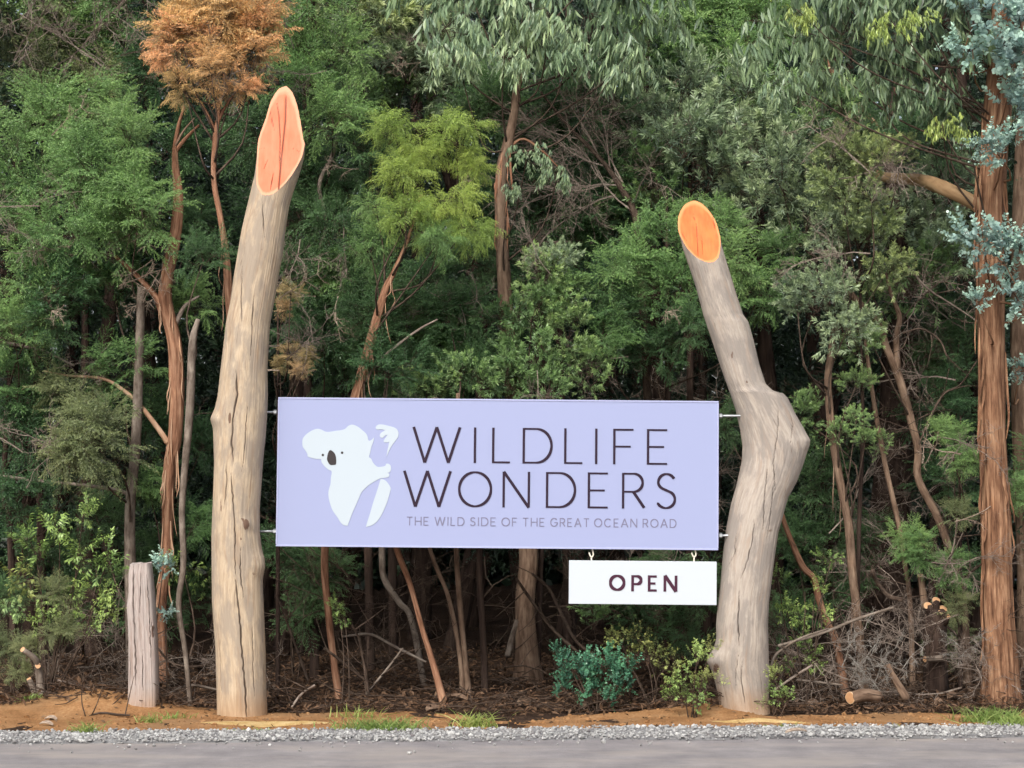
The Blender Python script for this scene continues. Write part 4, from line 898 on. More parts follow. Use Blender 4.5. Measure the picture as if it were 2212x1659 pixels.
tree('stringybark_gum', 'massive orange-brown stringybark gum with one tan limb', [(2164, 1506, 74), (2160, 1400, 68), (2154, 1300, 64), (2150, 1100, 60), (2143, 900, 56), (2141, 700, 58), (2138, 470, 60), (2143, 370, 60), (2158, 200, 58), (2172, 20, 54)], 'bark_gum',
     crowns=[('gum', 1715, 60, 90, 'gum', 0), ('gum', 1820, 50, 100, 'gum_dark', .1), ('gum', 1930, 70, 95, 'gum_dark', .1), ('gum', 2030, 90, 95, 'gum_dark', 0), ('gum', 1690, 170, 62, 'gum', -.1), ('gum', 1790, 140, 70, 'gum_dark', 0), ('gum', 1890, 170, 75, 'gum_dark', .1), ('gum', 1990, 200, 70, 'gum_dark', 0), ('gum', 2070, 220, 60, 'gum_dark', 0),
             ('gum', 1760, -50, 110, 'gum_dark', 0), ('gum', 1900, -50, 110, 'gum_dark', 0), ('gum', 2060, -50, 110, 'gum_dark', 0),
             ('gum', 1925, 45, 46, 'gum_young', -.5), ('gum', 2035, 265, 38, 'gum_young', -.5), ('gum', 1720, 20, 40, 'gum_young', -.5), ('gum', 1985, 30, 30, 'gum_young', -.5), ('gum', 2090, 290, 22, 'gum_young', -.5),
             ('blue', 2105, 40, 75, 'blue', -.5), ('blue', 2165, 80, 78, 'blue', -.55), ('blue', 2190, 150, 72, 'blue', -.5), ('blue', 2100, 95, 55, 'blue', -.4), ('blue', 2200, 250, 78, 'blue', -.4), ('blue', 2130, 300, 47, 'blue', -.5), ('blue', 2165, 330, 52, 'blue', -.45), ('blue', 2120, 490, 65, 'blue', -.55), ('blue', 2165, 560, 60, 'blue', -.5), ('blue', 2185, 620, 68, 'blue', -.5), ('blue', 2110, 655, 29, 'blue', -.6), ('blue', 2205, 520, 52, 'blue', -.5), ('blue', 2205, 60, 78, 'blue', -.3)],
     branches=[('bark_tan', [(2125, 455, 34), (2101, 437, 32), (2040, 407, 32), (1993, 391, 29, 14.5), (1949, 386, 25, 14.7), (1900, 380, 22, 14.95), (1850, 350, 16, 15.2)])], rough=0.07, sides=40, flare=0.3, top=(0.1, 0, 2.2, 0.8))
tree('stringybark_gum', 'second brown gum trunk half hidden behind the massive one', [(2226, 1495, 56), (2220, 1200, 48), (2208, 900, 44), (2204, 650, 42), (2212, 300, 38), (2225, 0, 34)], 'bark_brown', crowns=[('gum', 2250, 200, 90, 'gum_dark', 0), ('gum', 2260, 20, 100, 'gum_dark', 0), ('blue', 2212, 780, 47, 'blue', -.5), ('tea', 2215, 1010, 70, 'tea', -.3)], Y=15.7, rough=0.08, sides=24, top=(0, 0, 2.0, .8))
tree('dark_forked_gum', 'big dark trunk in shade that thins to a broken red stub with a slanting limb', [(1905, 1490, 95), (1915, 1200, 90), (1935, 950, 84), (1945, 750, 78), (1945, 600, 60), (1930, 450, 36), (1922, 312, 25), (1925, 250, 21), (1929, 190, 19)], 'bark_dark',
     crowns=[('hop', 1960, 480, 75, 'hop', -.5), ('hop', 2030, 510, 70, 'hop', -.3)], branches=[('bark_red', [(1912, 300, 14), (1909, 289, 13), (1860, 235, 12), (1808, 171, 10), (1780, 120, 8)]), ('bark_red', [(1923, 320, 26), (1924, 260, 21), (1929, 190, 19)])], Y=16.6, sides=24, rough=0.08)
tree('curved_slender_tree', 'slender forked tree curving down beside the big dark trunk', [(2088, 1480, 20), (2080, 1308, 18), (2060, 1224, 18), (2040, 1156, 17), (2020, 1106, 17), (1983, 1033, 17), (1983, 973, 17), (1970, 916, 17), (1956, 862, 17), (1939, 808, 17), (1916, 755, 16), (1896, 697, 15), (1849, 647, 14), (1805, 590, 12), (1781, 540, 9)], 'bark_brown',
     crowns=[('hop', 1740, 480, 80, 'hop', .2), ('hop', 1690, 400, 80, 'hop', .2), ('hop', 1830, 520, 70, 'hop', .3), ('hop', 1770, 400, 80, 'hop', .4), ('hop', 1870, 715, 34, 'hop_yellow', -.1), ('hop', 1885, 640, 40, 'hop_green', .2)],
     branches=[('bark_brown', [(1939, 800, 15), (1936, 728, 13), (1943, 684, 12), (1923, 630, 9), (1915, 590, 6)])], Y=14.9, twigs=[('twigs', 1960, 880, .5, (.8, 0, .3)), ('twigs', 1985, 1010, .45, (-.8, 0, -.3)), ('twigs', 1940, 740, .5, (.9, 0, .1)), ('twigs', 2010, 1090, .5, (.3, -.2, -.9))], rough=0.13)
tree('slender_tree', 'slender flaky-barked tree with grey-green leaf tufts beside the crooked log', [(1868, 1480, 20), (1852, 1334, 19), (1842, 1240, 19), (1834, 1140, 18), (1825, 1091, 18), (1808, 1006, 17), (1798, 939, 16), (1792, 889, 16), (1788, 822, 15), (1795, 755, 14), (1805, 690, 9)], 'bark_brown',
     crowns=[('hop', 1765, 660, 55, 'hop', -.3), ('hop', 1830, 710, 52, 'hop', -.3), ('hop', 1720, 640, 38, 'hop', -.3), ('hop', 1800, 620, 46, 'hop', 0), ('hop', 1850, 830, 30, 'hop_green', 0), ('hop', 1850, 900, 26, 'hop_green', -.1), ('hop', 1730, 900, 42, 'hop_green', .3), ('hop', 1810, 940, 24, 'hop_green', -.1), ('hop', 1870, 950, 20, 'hop_green', -.1)], Y=14.5, rough=0.16)
tree('thin_pole_tree', 'thin straight pole between the flaky-barked tree and the curved tree', [(1972, 1490, 12), (1966, 1308, 11), (1953, 1207, 11), (1939, 1123, 11), (1916, 1023, 11), (1902, 949, 11), (1889, 875, 10), (1875, 781, 9), (1865, 700, 7)], 'bark_brown', crowns=[('hop', 1860, 740, 40, 'hop_green', .1), ('hop', 1905, 960, 24, 'hop_green', .0)], Y=14.7, twigs=[('twigs', 1930, 1090, .4, (.6, -.3, -.6))])
tree('leaning_dead_stem', 'bent bare reddish stem leaning behind the crooked log', [(1830, 1480, 18), (1808, 1392, 16), (1788, 1348, 15), (1768, 1291, 14), (1758, 1250, 13), (1734, 1224, 14), (1711, 1173, 12), (1691, 1119, 11), (1670, 1040, 10), (1650, 960, 8)], 'bark_red', crowns=[('tea', 1560, 920, 50, 'tea_dark', .6)], Y=14.3, twigs=[('twigs', 1720, 1190, .35, (-.4, -.3, .8)), ('twigs', 1760, 1260, .35, (.2, -.2, 1))], rough=0.14)
tree('dead_brush_tree', 'dead leaning tree of fine grey twigs between gum leaves and the crooked log', [(1420, 1470, 22), (1400, 900, 19), (1380, 520, 17), (1366, 450, 15), (1355, 427, 14), (1305, 353, 11), (1231, 275, 8), (1167, 198, 5)], 'twig_brown',
     twigs=[('brush', 1372, 460, 1.0, (-.6, -.1, .8)), ('brush', 1360, 430, 1.0, (-.35, 0, .9)), ('brush', 1340, 400, 1.0, (-.95, -.2, .25)), ('brush', 1310, 360, .9, (-.8, -.2, .5)), ('brush', 1290, 330, .9, (-.4, -.1, .9)), ('brush', 1330, 420, .9, (-1, -.1, -.1)), ('brush', 1260, 300, .8, (-.9, 0, .4)), ('brush', 1320, 380, 1.0, (0, -.1, 1)), ('brush', 1370, 440, .9, (.1, 0, 1)), ('brush', 1300, 400, .9, (-.9, -.2, 0))], Y=15.5, limb_mat='twig_brown')

# ------------------------------------------------------------------ leafy trees with hidden trunks
def hidden(name, label, x, Y, crowns, bark_='bark_dark', topy=-100, w=20, **k):
    b = D(x, 1500, Y)
    yb = CY - F * ((0.05 - CAMZ) / Y * ct - st) / (ct + (0.05 - CAMZ) / Y * st)
    dx = RNG.uniform(-25, 25)
    extra = [('brush' if RNG.random() < .6 else 'droop', c[1] + RNG.uniform(-25, 25), c[2] + c[3] * .5, RNG.uniform(.45, .75), (RNG.normal(0, .8), -.25, RNG.uniform(-.5, .7)), Y - .25) for c in crowns if c[2] > 0 and RNG.random() < .38]
    k['twigs'] = list(k.get('twigs', ())) + extra
    return tree(name, label, [(x, yb, w, Y + .5), (x + dx * .4, yb - 350, w * .9, Y + .5), (x + dx, (yb + topy) / 2, w * .8, Y + .5), (x + dx * .5, (yb + 4 * topy) / 5, w * .5, Y + .45), (x, topy, w * .3, Y + .4)], bark_, crowns, Y=Y, **k)
hidden('tea_tree', 'bright green tea tree filling the space beside the orange dead crown', 95, 14.9, [('tea', 40, 300, 90, 'tea'), ('tea', 130, 250, 85, 'tea'), ('tea', 215, 230, 80, 'tea'), ('tea', 280, 300, 75, 'tea'), ('tea', 80, 400, 90, 'tea'), ('tea', 190, 370, 90, 'tea'), ('tea', 280, 420, 75, 'tea'), ('tea', 30, 500, 85, 'tea'), ('tea', 130, 500, 85, 'tea'), ('tea', 230, 500, 75, 'tea'), ('tea', 50, 600, 80, 'tea'), ('tea', 150, 600, 75, 'tea_dark'), ('tea', 240, 590, 55, 'tea')], topy=260)
hidden('tea_tree', 'lower tea tree with olive sprays beside the bare side limb', 30, 14.7, [('tea', 30, 720, 80, 'tea'), ('tea', 120, 690, 65, 'tea_dark'), ('tea', 40, 830, 80, 'tea'), ('tea', 150, 850, 60, 'tea_olive'), ('tea', 60, 940, 75, 'tea_dark'), ('tea', 150, 980, 60, 'tea_olive'), ('tea', 40, 1090, 75, 'tea_dark'), ('hop', 110, 640, 60, 'tea_dark')], topy=650, w=16)
hidden('tea_tree', 'greyish tea tree with bare twigs rising behind the orange dead crown', 170, 16.8, [('tea', 40, 40, 110, 'tea_olive'), ('tea', 150, 60, 100, 'tea_olive'), ('tea', 260, 70, 100, 'tea'), ('tea', 60, 160, 100, 'tea_olive'), ('tea', 180, 170, 90, 'tea_olive'), ('tea', 330, 170, 90, 'tea_dark'), ('tea', 110, -60, 120, 'tea'), ('tea', 280, -50, 120, 'tea'), ('tea', 340, 330, 100, 'tea_dark'), ('tea', 330, 470, 90, 'tea_dark')],
       branches=[('twig_grey', [(20, 60, 8), (40, 110, 9), (75, 150, 9), (115, 178, 8)]), ('twig_grey', [(160, 120, 9), (175, 140, 9), (200, 200, 7)]), ('twig_grey', [(190, 80, 5), (220, 120, 5), (270, 145, 4)])], twigs=[('brush', 120, 140, 1.0, (.5, -.3, .3), 16), ('brush', 230, 150, 1.0, (-.6, -.2, .5), 16), ('brush', 30, 130, 1.0, (.4, -.2, .8), 16), ('brush', 180, 60, 1.0, (.6, -.3, .3), 16), ('brush', 260, 120, .9, (.8, -.3, .1), 16)])
hidden('tea_tree', 'deep green tea tree directly behind the top of the pale log', 680, 15.2, [('tea', 640, 60, 90, 'tea'), ('tea', 710, 110, 85, 'tea'), ('tea', 660, 190, 75, 'tea'), ('tea', 720, 260, 80, 'tea'), ('tea', 690, 380, 75, 'tea_dark'), ('tea', 640, 480, 75, 'tea_dark'), ('tea', 720, 480, 75, 'tea_dark'), ('tea', 660, 600, 80, 'tea_dark'), ('tea', 740, 600, 80, 'tea'), ('tea', 640, 700, 60, 'tea_dark'), ('tea', 700, 740, 80, 'tea_dark'), ('tea', 660, -50, 110, 'tea'), ('tea', 560, 300, 90, 'tea_dark', .6), ('tea', 560, 480, 80, 'tea_dark', .6)],
       branches=[('twig_grey', [(690, 540, 8), (705, 480, 8), (690, 400, 9), (720, 330, 9), (730, 260, 8), (700, 200, 6)])])
hidden('withered_tea_tree', 'thin tea tree with withered tan sprays hanging beside the pale log', 600, 14.4, [('tea', 628, 632, 24, 'tea_brown', 0), ('tea', 612, 668, 22, 'tea_brown', .1), ('tea', 668, 768, 22, 'tea_brown', 0), ('tea', 630, 765, 24, 'tea_brown', .1), ('tea', 648, 800, 20, 'tea_brown', -.1), ('tea', 605, 790, 20, 'tea_brown', .1)], topy=560, w=10)
hidden('wattle', 'olive wattle with pale upright leaves beyond the weeping tea tree', 850, 16.6, [('hop', 780, 40, 85, 'hop_yellow'), ('hop', 870, 50, 85, 'hop'), ('hop', 930, 90, 80, 'hop_yellow'), ('hop', 800, 130, 80, 'hop'), ('hop', 880, 160, 75, 'hop'), ('hop', 830, -40, 100, 'hop'), ('hop', 950, -30, 100, 'hop'), ('hop', 760, 220, 65, 'hop_green'), ('hop', 860, 230, 60, 'hop_green'), ('hop', 990, 170, 80, 'hop')])
hidden('tea_tree', 'dark tea tree filling in behind the slanting stem of the weeping tea tree', 800, 15.4, [('tea', 760, 430, 80, 'tea_dark'), ('tea', 800, 330, 70, 'tea_dark'), ('tea', 700, 660, 75, 'tea_dark'), ('tea', 790, 640, 75, 'tea_dark'), ('tea', 880, 640, 80, 'tea_dark'), ('tea', 960, 620, 75, 'tea_dark'), ('tea', 830, 740, 75, 'tea_dark'), ('tea', 920, 750, 70, 'tea'), ('tea', 1000, 720, 70, 'tea'), ('tea', 740, 800, 60, 'tea_dark'), ('tea', 860, 830, 60, 'tea_dark'), ('tea', 1020, 560, 70, 'tea_dark'), ('tea', 1030, 420, 60, 'tea_dark', .6)], topy=350)
hidden('hop_bush', 'tall bush with pale green upright leaf tufts just above the lavender sign', 1160, 14.7, [('hop', 1165, 610, 55, 'hop_green', 0), ('hop', 1150, 680, 60, 'hop_green', 0), ('hop', 1195, 570, 42, 'hop', 0), ('hop', 1150, 770, 60, 'hop_green', 0), ('hop', 1230, 720, 50, 'hop_green', 0), ('hop', 1090, 820, 50, 'hop_green', -.1), ('hop', 1010, 820, 50, 'hop_green', -.1), ('hop', 930, 835, 46, 'hop_green', -.1), ('hop', 1280, 800, 50, 'hop_green', 0), ('hop', 1180, 850, 50, 'hop_green', -.1), ('hop', 1085, 700, 45, 'tea_dark', .2), ('hop', 1220, 640, 45, 'hop_green', .1)], topy=560, w=16)
hidden('tea_tree', 'bright fluffy tea tree just behind the orange oval cut of the crooked log', 1440, 14.9, [('tea', 1420, 540, 75, 'tea'), ('tea', 1350, 580, 75, 'tea'), ('tea', 1440, 630, 75, 'tea'), ('tea', 1350, 680, 70, 'tea_dark'), ('tea', 1500, 480, 50, 'tea'), ('tea', 1290, 620, 65, 'tea_dark'), ('tea', 1480, 720, 70, 'tea_dark'), ('tea', 1600, 560, 70, 'tea'), ('tea', 1640, 640, 65, 'tea'), ('tea', 1570, 480, 50, 'tea'), ('tea', 1410, 770, 60, 'tea_dark'), ('tea', 1300, 720, 60, 'tea'), ('tea', 1690, 560, 60, 'tea')], topy=420)
hidden('grey_green_bush', 'tall grey-green narrow-leaved tree beyond the crooked log, below hanging gum leaves', 1490, 15.7, [('hop', 1400, 290, 75, 'hop'), ('hop', 1470, 220, 75, 'hop'), ('hop', 1480, 320, 80, 'hop'), ('hop', 1560, 260, 75, 'hop'), ('hop', 1420, 390, 70, 'hop_green'), ('hop', 1540, 370, 80, 'hop'), ('hop', 1620, 340, 80, 'hop'), ('hop', 1640, 440, 75, 'hop'), ('hop', 1620, 230, 75, 'hop'), ('hop', 1690, 310, 75, 'hop'), ('hop', 1370, 470, 60, 'hop_green'), ('hop', 1700, 220, 70, 'hop_green')], topy=150)
hidden('olive_bush', 'olive-yellow narrow-leaved tree in front of the tan gum limb', 1850, 14.2, [('hop', 1790, 360, 52, 'hop_yellow', 0), ('hop', 1840, 340, 52, 'hop_yellow', 0), ('hop', 1890, 350, 48, 'hop_yellow', 0), ('hop', 1820, 420, 52, 'hop_yellow', 0), ('hop', 1880, 420, 46, 'hop_yellow', .1), ('hop', 1800, 500, 50, 'hop', .2), ('hop', 1880, 520, 55, 'hop_yellow', .3), ('hop', 1920, 580, 45, 'hop_yellow', .3), ('hop', 1950, 330, 30, 'hop_yellow', .2)], topy=330, w=11)
hidden('tea_tree', 'tea tree top between the grey-green tree and the hanging gum leaves', 1530, 17.0, [('tea', 1440, 60, 100, 'tea'), ('tea', 1540, 80, 100, 'tea'), ('tea', 1620, 60, 95, 'tea'), ('tea', 1500, 160, 90, 'tea'), ('tea', 1600, 170, 90, 'tea'), ('tea', 1480, -50, 110, 'tea'), ('tea', 1620, -50, 110, 'tea_yellow')])
hidden('tea_tree', 'small tea tree with feathery sprays leaning against the massive gum trunk', 2075, 14.2, [('tea', 2060, 960, 42, 'tea', 0), ('tea', 2085, 1000, 36, 'tea', 0), ('tea', 2040, 930, 30, 'tea', 0), ('tea', 2000, 1190, 50, 'tea', .2), ('tea', 2050, 1230, 42, 'tea', .2), ('tea', 1960, 1160, 36, 'tea', .2), ('tea', 2080, 1110, 34, 'tea_olive', .1), ('tea', 2195, 1060, 40, 'tea', -.1), ('tea', 2070, 1310, 34, 'tea_olive', .2)], topy=900, w=9, twigs=[('twigs', 2060, 1120, .4, (-.6, 0, -.3)), ('brush', 2080, 1150, .5, (-.4, -.1, -.8))])
hidden('grey_green_bush', 'grey-green tree filling the shade between the tan limb and the curved slender tree', 2010, 15.6, [('hop', 2050, 420, 75, 'hop'), ('hop', 2060, 560, 70, 'hop'), ('hop', 1980, 600, 70, 'hop_green'), ('tea', 2080, 680, 70, 'tea_dark'), ('tea', 2010, 300, 80, 'tea_dark'), ('tea', 1850, 250, 80, 'tea_dark'), ('hop', 1780, 250, 70, 'hop_green'), ('tea', 2040, 780, 70, 'tea_dark', .8)], topy=250)

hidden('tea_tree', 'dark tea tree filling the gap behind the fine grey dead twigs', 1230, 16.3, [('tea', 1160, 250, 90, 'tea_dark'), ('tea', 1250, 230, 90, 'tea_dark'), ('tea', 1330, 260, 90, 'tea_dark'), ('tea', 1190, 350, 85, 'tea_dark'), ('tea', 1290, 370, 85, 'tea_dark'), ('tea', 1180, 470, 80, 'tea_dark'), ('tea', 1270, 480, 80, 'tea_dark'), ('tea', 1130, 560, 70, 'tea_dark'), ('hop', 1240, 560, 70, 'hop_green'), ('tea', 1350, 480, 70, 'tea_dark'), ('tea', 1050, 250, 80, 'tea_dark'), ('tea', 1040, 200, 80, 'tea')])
# ------------------------------------------------------------------ the wood behind: look-alike trees in rows
def bg_proto(k):
    r = np.random.default_rng(900 + k)
    root = thing('woodland_tree', 'dark tea tree in the shaded wood behind the signs', 'tree', (0, 0, 0), 'woodland trees behind the signs')
    h = 8.5; dx = r.uniform(-.3, .3, 4)
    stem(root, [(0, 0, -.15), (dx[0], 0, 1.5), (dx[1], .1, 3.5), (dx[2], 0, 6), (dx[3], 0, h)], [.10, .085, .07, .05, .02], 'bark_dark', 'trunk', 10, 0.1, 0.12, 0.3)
    o = link('crown', bg_crown('woodland_crown', 950 + k), root); o.color = (*LEAF['wood_shaded'], 1)
    return root
def copy_tree(o, parent=None):
    c = o.copy(); COL.objects.link(c); c.parent = parent
    for ch in list(o.children): copy_tree(ch, c)
    return c
protos = [bg_proto(k) for k in range(4)]; used = [False] * 4
def place_bg(k, x, y, rz, s):
    o = protos[k] if not used[k] else copy_tree(protos[k]); used[k] = True
    o.location = (x, y, H(x, y)); o.rotation_euler = (0, 0, rz); o.scale = (s, s, s)
i = 0
for row, (Yr, half, dxr) in enumerate([(17.6, 6.2, 1.45), (19.2, 6.8, 1.35), (21.0, 7.4, 1.4), (23.2, 8.4, 1.5), (25.6, 9.5, 1.6)]):
    x = -half + (row % 2) * dxr / 2
    while x < half:
        place_bg(i % 4, x + RNG.normal(0, .2), Yr + RNG.normal(0, .3), RNG.random() * 6.28, RNG.uniform(.92, 1.15)); i += 1; x += dxr
for x, y in ((-5.6, 15.0), (-6.6, 16.3), (-5.4, 16.6), (5.6, 15.2), (6.6, 16.4), (5.3, 16.7), (-7.6, 15.3), (7.6, 15.3)):
    place_bg(i % 4, x, y, RNG.random() * 6.28, 1.0); i += 1

r = np.random.default_rng(77); n = 115000
x = r.uniform(-13, 13, n); y = 27.5 + r.random(n) * 2.5 + 0.8 * noise(x * 0.6, 3.0); z = 0.05 + 10.5 * r.random(n) ** 1.1 * (1 + 0.12 * noise(x * 0.5, 8.0))
d = rnd_dir(r, n); l_ = r.uniform(0.15, 0.34, n)
v = kites(np.column_stack([x, y, z]), d, ortho(d, r), l_, l_ * 0.3).reshape(-1, 3)
fw = link('far_wood', mesh_np('far_wood', v, np.arange(len(v)).reshape(-1, 4), M['leaf'], {'tint': np.repeat(r.random(n) * 0.7 + 0.3 * (noise(x * 1.5, z * 1.5) > 0), 4).clip(0, 1), 'tip': np.repeat(r.random(n) ** 3, 4)})); fw.color = (*LEAF['wood_shaded'], 1)
tag(fw, 'dense dark wood closing the view behind the trees', 'wood', kind='stuff')

# ------------------------------------------------------------------ shrubs, undergrowth
def shrub(name, label, x, ybase, parts, stems=5, mat='twig_brown', Y=None, cat='shrub', group=None, stem_r=0.006):
    Y0 = Y if Y is not None else base_Y(x, ybase); b = D(x, ybase, Y0); b[2] = H(b[0], Y0)
    root = thing(name, label, cat, tuple(b), group)
    for c in parts:
        kind, cx, cy, R, m = c[:5]; dy = c[5] if len(c) > 5 else 0.0
        pos = D(cx, cy, Y0 + dy); add_crown(root, kind, pos, px(R, Y0 + dy), m, 'foliage')
        mid = (b + pos) / 2 + RNG.normal(0, 0.03, 3)
        stem(root, [b + np.array([RNG.normal(0, .02), RNG.normal(0, .02), -.04]), mid, pos], [stem_r, stem_r * .8, stem_r * .5], mat, 'stem', 5, 0.1, 0.08)
    return root
shrub('wattle_sapling', 'yellow-green leafy sapling beside the timber post, one side against the bare stub', 105, 1500, [('lance', 75, 1180, 52, 'lance'), ('lance', 130, 1130, 46, 'lance'), ('lance', 180, 1200, 50, 'lance'), ('lance', 225, 1230, 46, 'lance'), ('lance', 60, 1250, 46, 'lance_yellow'), ('lance', 215, 1290, 42, 'lance'), ('lance', 180, 1110, 36, 'lance'), ('lance', 250, 1310, 34, 'lance'), ('tea', 110, 1280, 36, 'tea_olive'), ('tea', 135, 1360, 40, 'tea_olive'), ('lance', 140, 1300, 40, 'lance'), ('lance', 90, 1340, 34, 'lance'), ('lance', 40, 1310, 36, 'hop_green'), ('lance', 200, 1350, 30, 'lance'), ('tea', 60, 1400, 30, 'tea_olive')], Y=13.9)
shrub('blue_gum_sprout', 'blue-grey round-leaved sprout poking out beside the timber post', 352, 1500, [('blue', 352, 1232, 34, 'blue', 0), ('blue', 355, 1318, 22, 'blue', 0)], Y=13.5, cat='plant')
shrub('blue_green_shrub', 'low blue-green round-leaved shrub beneath the hanging white panel', 1285, 1525, [('round', 1240, 1440, 50, 'bluegreen'), ('round', 1300, 1430, 50, 'bluegreen'), ('round', 1345, 1455, 44, 'bluegreen'), ('round', 1270, 1480, 42, 'bluegreen'), ('round', 1220, 1420, 34, 'bluegreen'), ('round', 1320, 1500, 30, 'bluegreen'), ('round', 1210, 1480, 26, 'bluegreen')])
shrub('yellow_green_shrub', 'loose yellow-green shrub between the blue-green shrub and the crooked log', 1410, 1520, [('lance_s', 1345, 1395, 34, 'lance_yellow'), ('lance_s', 1400, 1420, 34, 'lance_yellow'), ('lance_s', 1440, 1440, 36, 'lance_yellow'), ('lance_s', 1320, 1385, 24, 'lance_yellow'), ('lance_s', 1380, 1380, 28, 'lance_yellow')], Y=13.7)
shrub('foot_shrub', 'bushy yellow-green shrub pressed against the foot of the crooked log', 1500, 1538, [('lance_s', 1505, 1430, 36, 'lance'), ('lance_s', 1480, 1480, 38, 'lance'), ('lance_s', 1530, 1480, 32, 'lance_yellow'), ('lance_s', 1510, 1510, 34, 'lance'), ('lance_s', 1460, 1515, 30, 'lance'), ('lance_s', 1535, 1400, 24, 'lance_yellow')])
shrub('foot_shrub', 'small green shrub growing on the bulge side of the crooked log foot', 1675, 1538, [('lance_s', 1672, 1465, 26, 'lance_yellow'), ('lance_s', 1680, 1500, 26, 'lance'), ('lance_s', 1700, 1510, 24, 'lance'), ('lance_s', 1650, 1520, 14, 'lance')])
shrub('soft_leaf_shrub', 'soft green shrub with drooping lance leaves under the bent reddish stem', 1735, 1510, [('lance', 1700, 1320, 32, 'lance'), ('lance', 1735, 1330, 30, 'lance'), ('lance', 1780, 1330, 30, 'lance'), ('lance', 1745, 1400, 34, 'lance'), ('lance', 1770, 1430, 26, 'lance'), ('lance', 1795, 1210, 28, 'lance'), ('lance', 1680, 1245, 22, 'lance'), ('lance', 1780, 1260, 22, 'lance'), ('lance', 1690, 1440, 20, 'lance')], Y=13.8)
shrub('green_sapling', 'small bright sapling beside the rough brown stem under the sign', 745, 1500, [('lance', 730, 1310, 24, 'lance'), ('lance', 745, 1335, 22, 'lance')], Y=13.8, cat='plant')
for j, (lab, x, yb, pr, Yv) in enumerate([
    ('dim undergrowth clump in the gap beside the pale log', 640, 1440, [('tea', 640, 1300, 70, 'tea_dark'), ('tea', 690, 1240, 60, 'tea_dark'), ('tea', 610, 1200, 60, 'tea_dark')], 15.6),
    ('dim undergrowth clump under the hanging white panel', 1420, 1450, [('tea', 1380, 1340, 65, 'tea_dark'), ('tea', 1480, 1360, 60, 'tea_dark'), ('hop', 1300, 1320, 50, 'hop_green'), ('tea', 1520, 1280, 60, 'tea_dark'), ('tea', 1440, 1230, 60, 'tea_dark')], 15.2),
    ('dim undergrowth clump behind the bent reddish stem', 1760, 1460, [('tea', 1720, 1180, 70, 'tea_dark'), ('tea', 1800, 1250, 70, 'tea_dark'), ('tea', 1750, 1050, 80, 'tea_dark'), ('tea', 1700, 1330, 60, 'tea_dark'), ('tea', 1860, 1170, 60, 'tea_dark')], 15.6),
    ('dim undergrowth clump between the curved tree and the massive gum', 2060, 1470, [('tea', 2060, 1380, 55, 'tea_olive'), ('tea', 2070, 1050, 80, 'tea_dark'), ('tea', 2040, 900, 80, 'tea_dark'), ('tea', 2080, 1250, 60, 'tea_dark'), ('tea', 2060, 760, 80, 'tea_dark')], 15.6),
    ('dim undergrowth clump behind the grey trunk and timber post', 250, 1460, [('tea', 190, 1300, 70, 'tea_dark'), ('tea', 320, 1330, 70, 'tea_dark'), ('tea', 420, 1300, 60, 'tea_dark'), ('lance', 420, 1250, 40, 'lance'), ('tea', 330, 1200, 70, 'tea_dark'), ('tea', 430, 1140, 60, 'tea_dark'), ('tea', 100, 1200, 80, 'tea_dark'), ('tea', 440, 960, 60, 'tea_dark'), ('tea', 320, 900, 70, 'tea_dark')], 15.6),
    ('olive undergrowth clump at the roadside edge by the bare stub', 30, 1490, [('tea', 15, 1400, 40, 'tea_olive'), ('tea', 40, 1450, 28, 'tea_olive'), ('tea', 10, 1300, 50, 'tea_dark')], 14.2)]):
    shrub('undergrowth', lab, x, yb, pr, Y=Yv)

# ------------------------------------------------------------------ stumps, stubs, cut pieces
def cut_disc(parent, c, nrm, r, mat='cut_c'):
    nrm = norm(np.array(nrm, float)); a = norm(np.cross(nrm, [0.2, 0.1, 1.0])); b = np.cross(nrm, a); t = np.linspace(0, 2 * math.pi, 20, endpoint=False)
    rr = r * (1 + 0.08 * noise(np.cos(t) * 2, np.sin(t) * 2, r * 99)); L0 = np.array(parent.location); c = np.array(c)
    ring = [c + a * (q * np.cos(u)) + b * (q * np.sin(u)) for u, q in zip(t, rr)]
    V = [c + nrm * 0.002] + [c + (p - c) * 0.75 + nrm * 0.002 for p in ring] + [p + nrm * 0.001 for p in ring] + [p - nrm * 0.01 for p in ring]
    n_ = 20; f = []
    for i in range(n_):
        j = (i + 1) % n_; f += [(0, 1 + i, 1 + j), (1 + i, 21 + i, 21 + j), (1 + i, 21 + j, 1 + j), (21 + i, 41 + i, 41 + j), (21 + i, 41 + j, 21 + j)]
    V = np.array(V) - L0; rad = np.array([0] + [.75] * n_ + [1] * 2 * n_)
    link('cut_face', mesh_np('cut_face', V, f, M[mat], {'grain': V, 'radial': rad, 'crack': np.zeros(len(V))}), parent)
def pole(name, label, P, R, mat, cat, cut=True, twig=None, group=None):
    P = [np.array(p) for p in P]; b = P[0].copy()
    root = thing(name, label, cat, tuple(b), group); stem(root, P, R, mat, 'trunk' if cat == 'stump' else 'wood', 12, 0.12, 0.03)
    if cut: cut_disc(root, P[-1] + norm(P[-1] - P[-2]) * R[-1] * 0.32, norm(P[-1] - P[-2]) + np.array([0, -0.5, 0]), R[-1] * 0.97)
    return root
Ys = base_Y(87, 1516)
s1 = pole('cut_stub', 'crooked grey stub with a pale sawn tip at the edge of the dirt mound', [D(90, 1520, Ys), D(84, 1450, Ys), D(76, 1424, Ys - .05), D(50, 1404, Ys - .1)], [.035, .03, .026, .02], 'bark_grey', 'stump')
cut_disc(s1, D(82, 1438, Ys - .05), (.2, -1, .2), .02)
pole('cut_stub', 'short grey stub leaning beside the crooked one', [D(80, 1520, Ys + .1), D(72, 1490, Ys + .1), D(63, 1468, Ys + .1)], [.026, .022, .018], 'bark_grey', 'stump')
Yt = base_Y(2022, 1492)
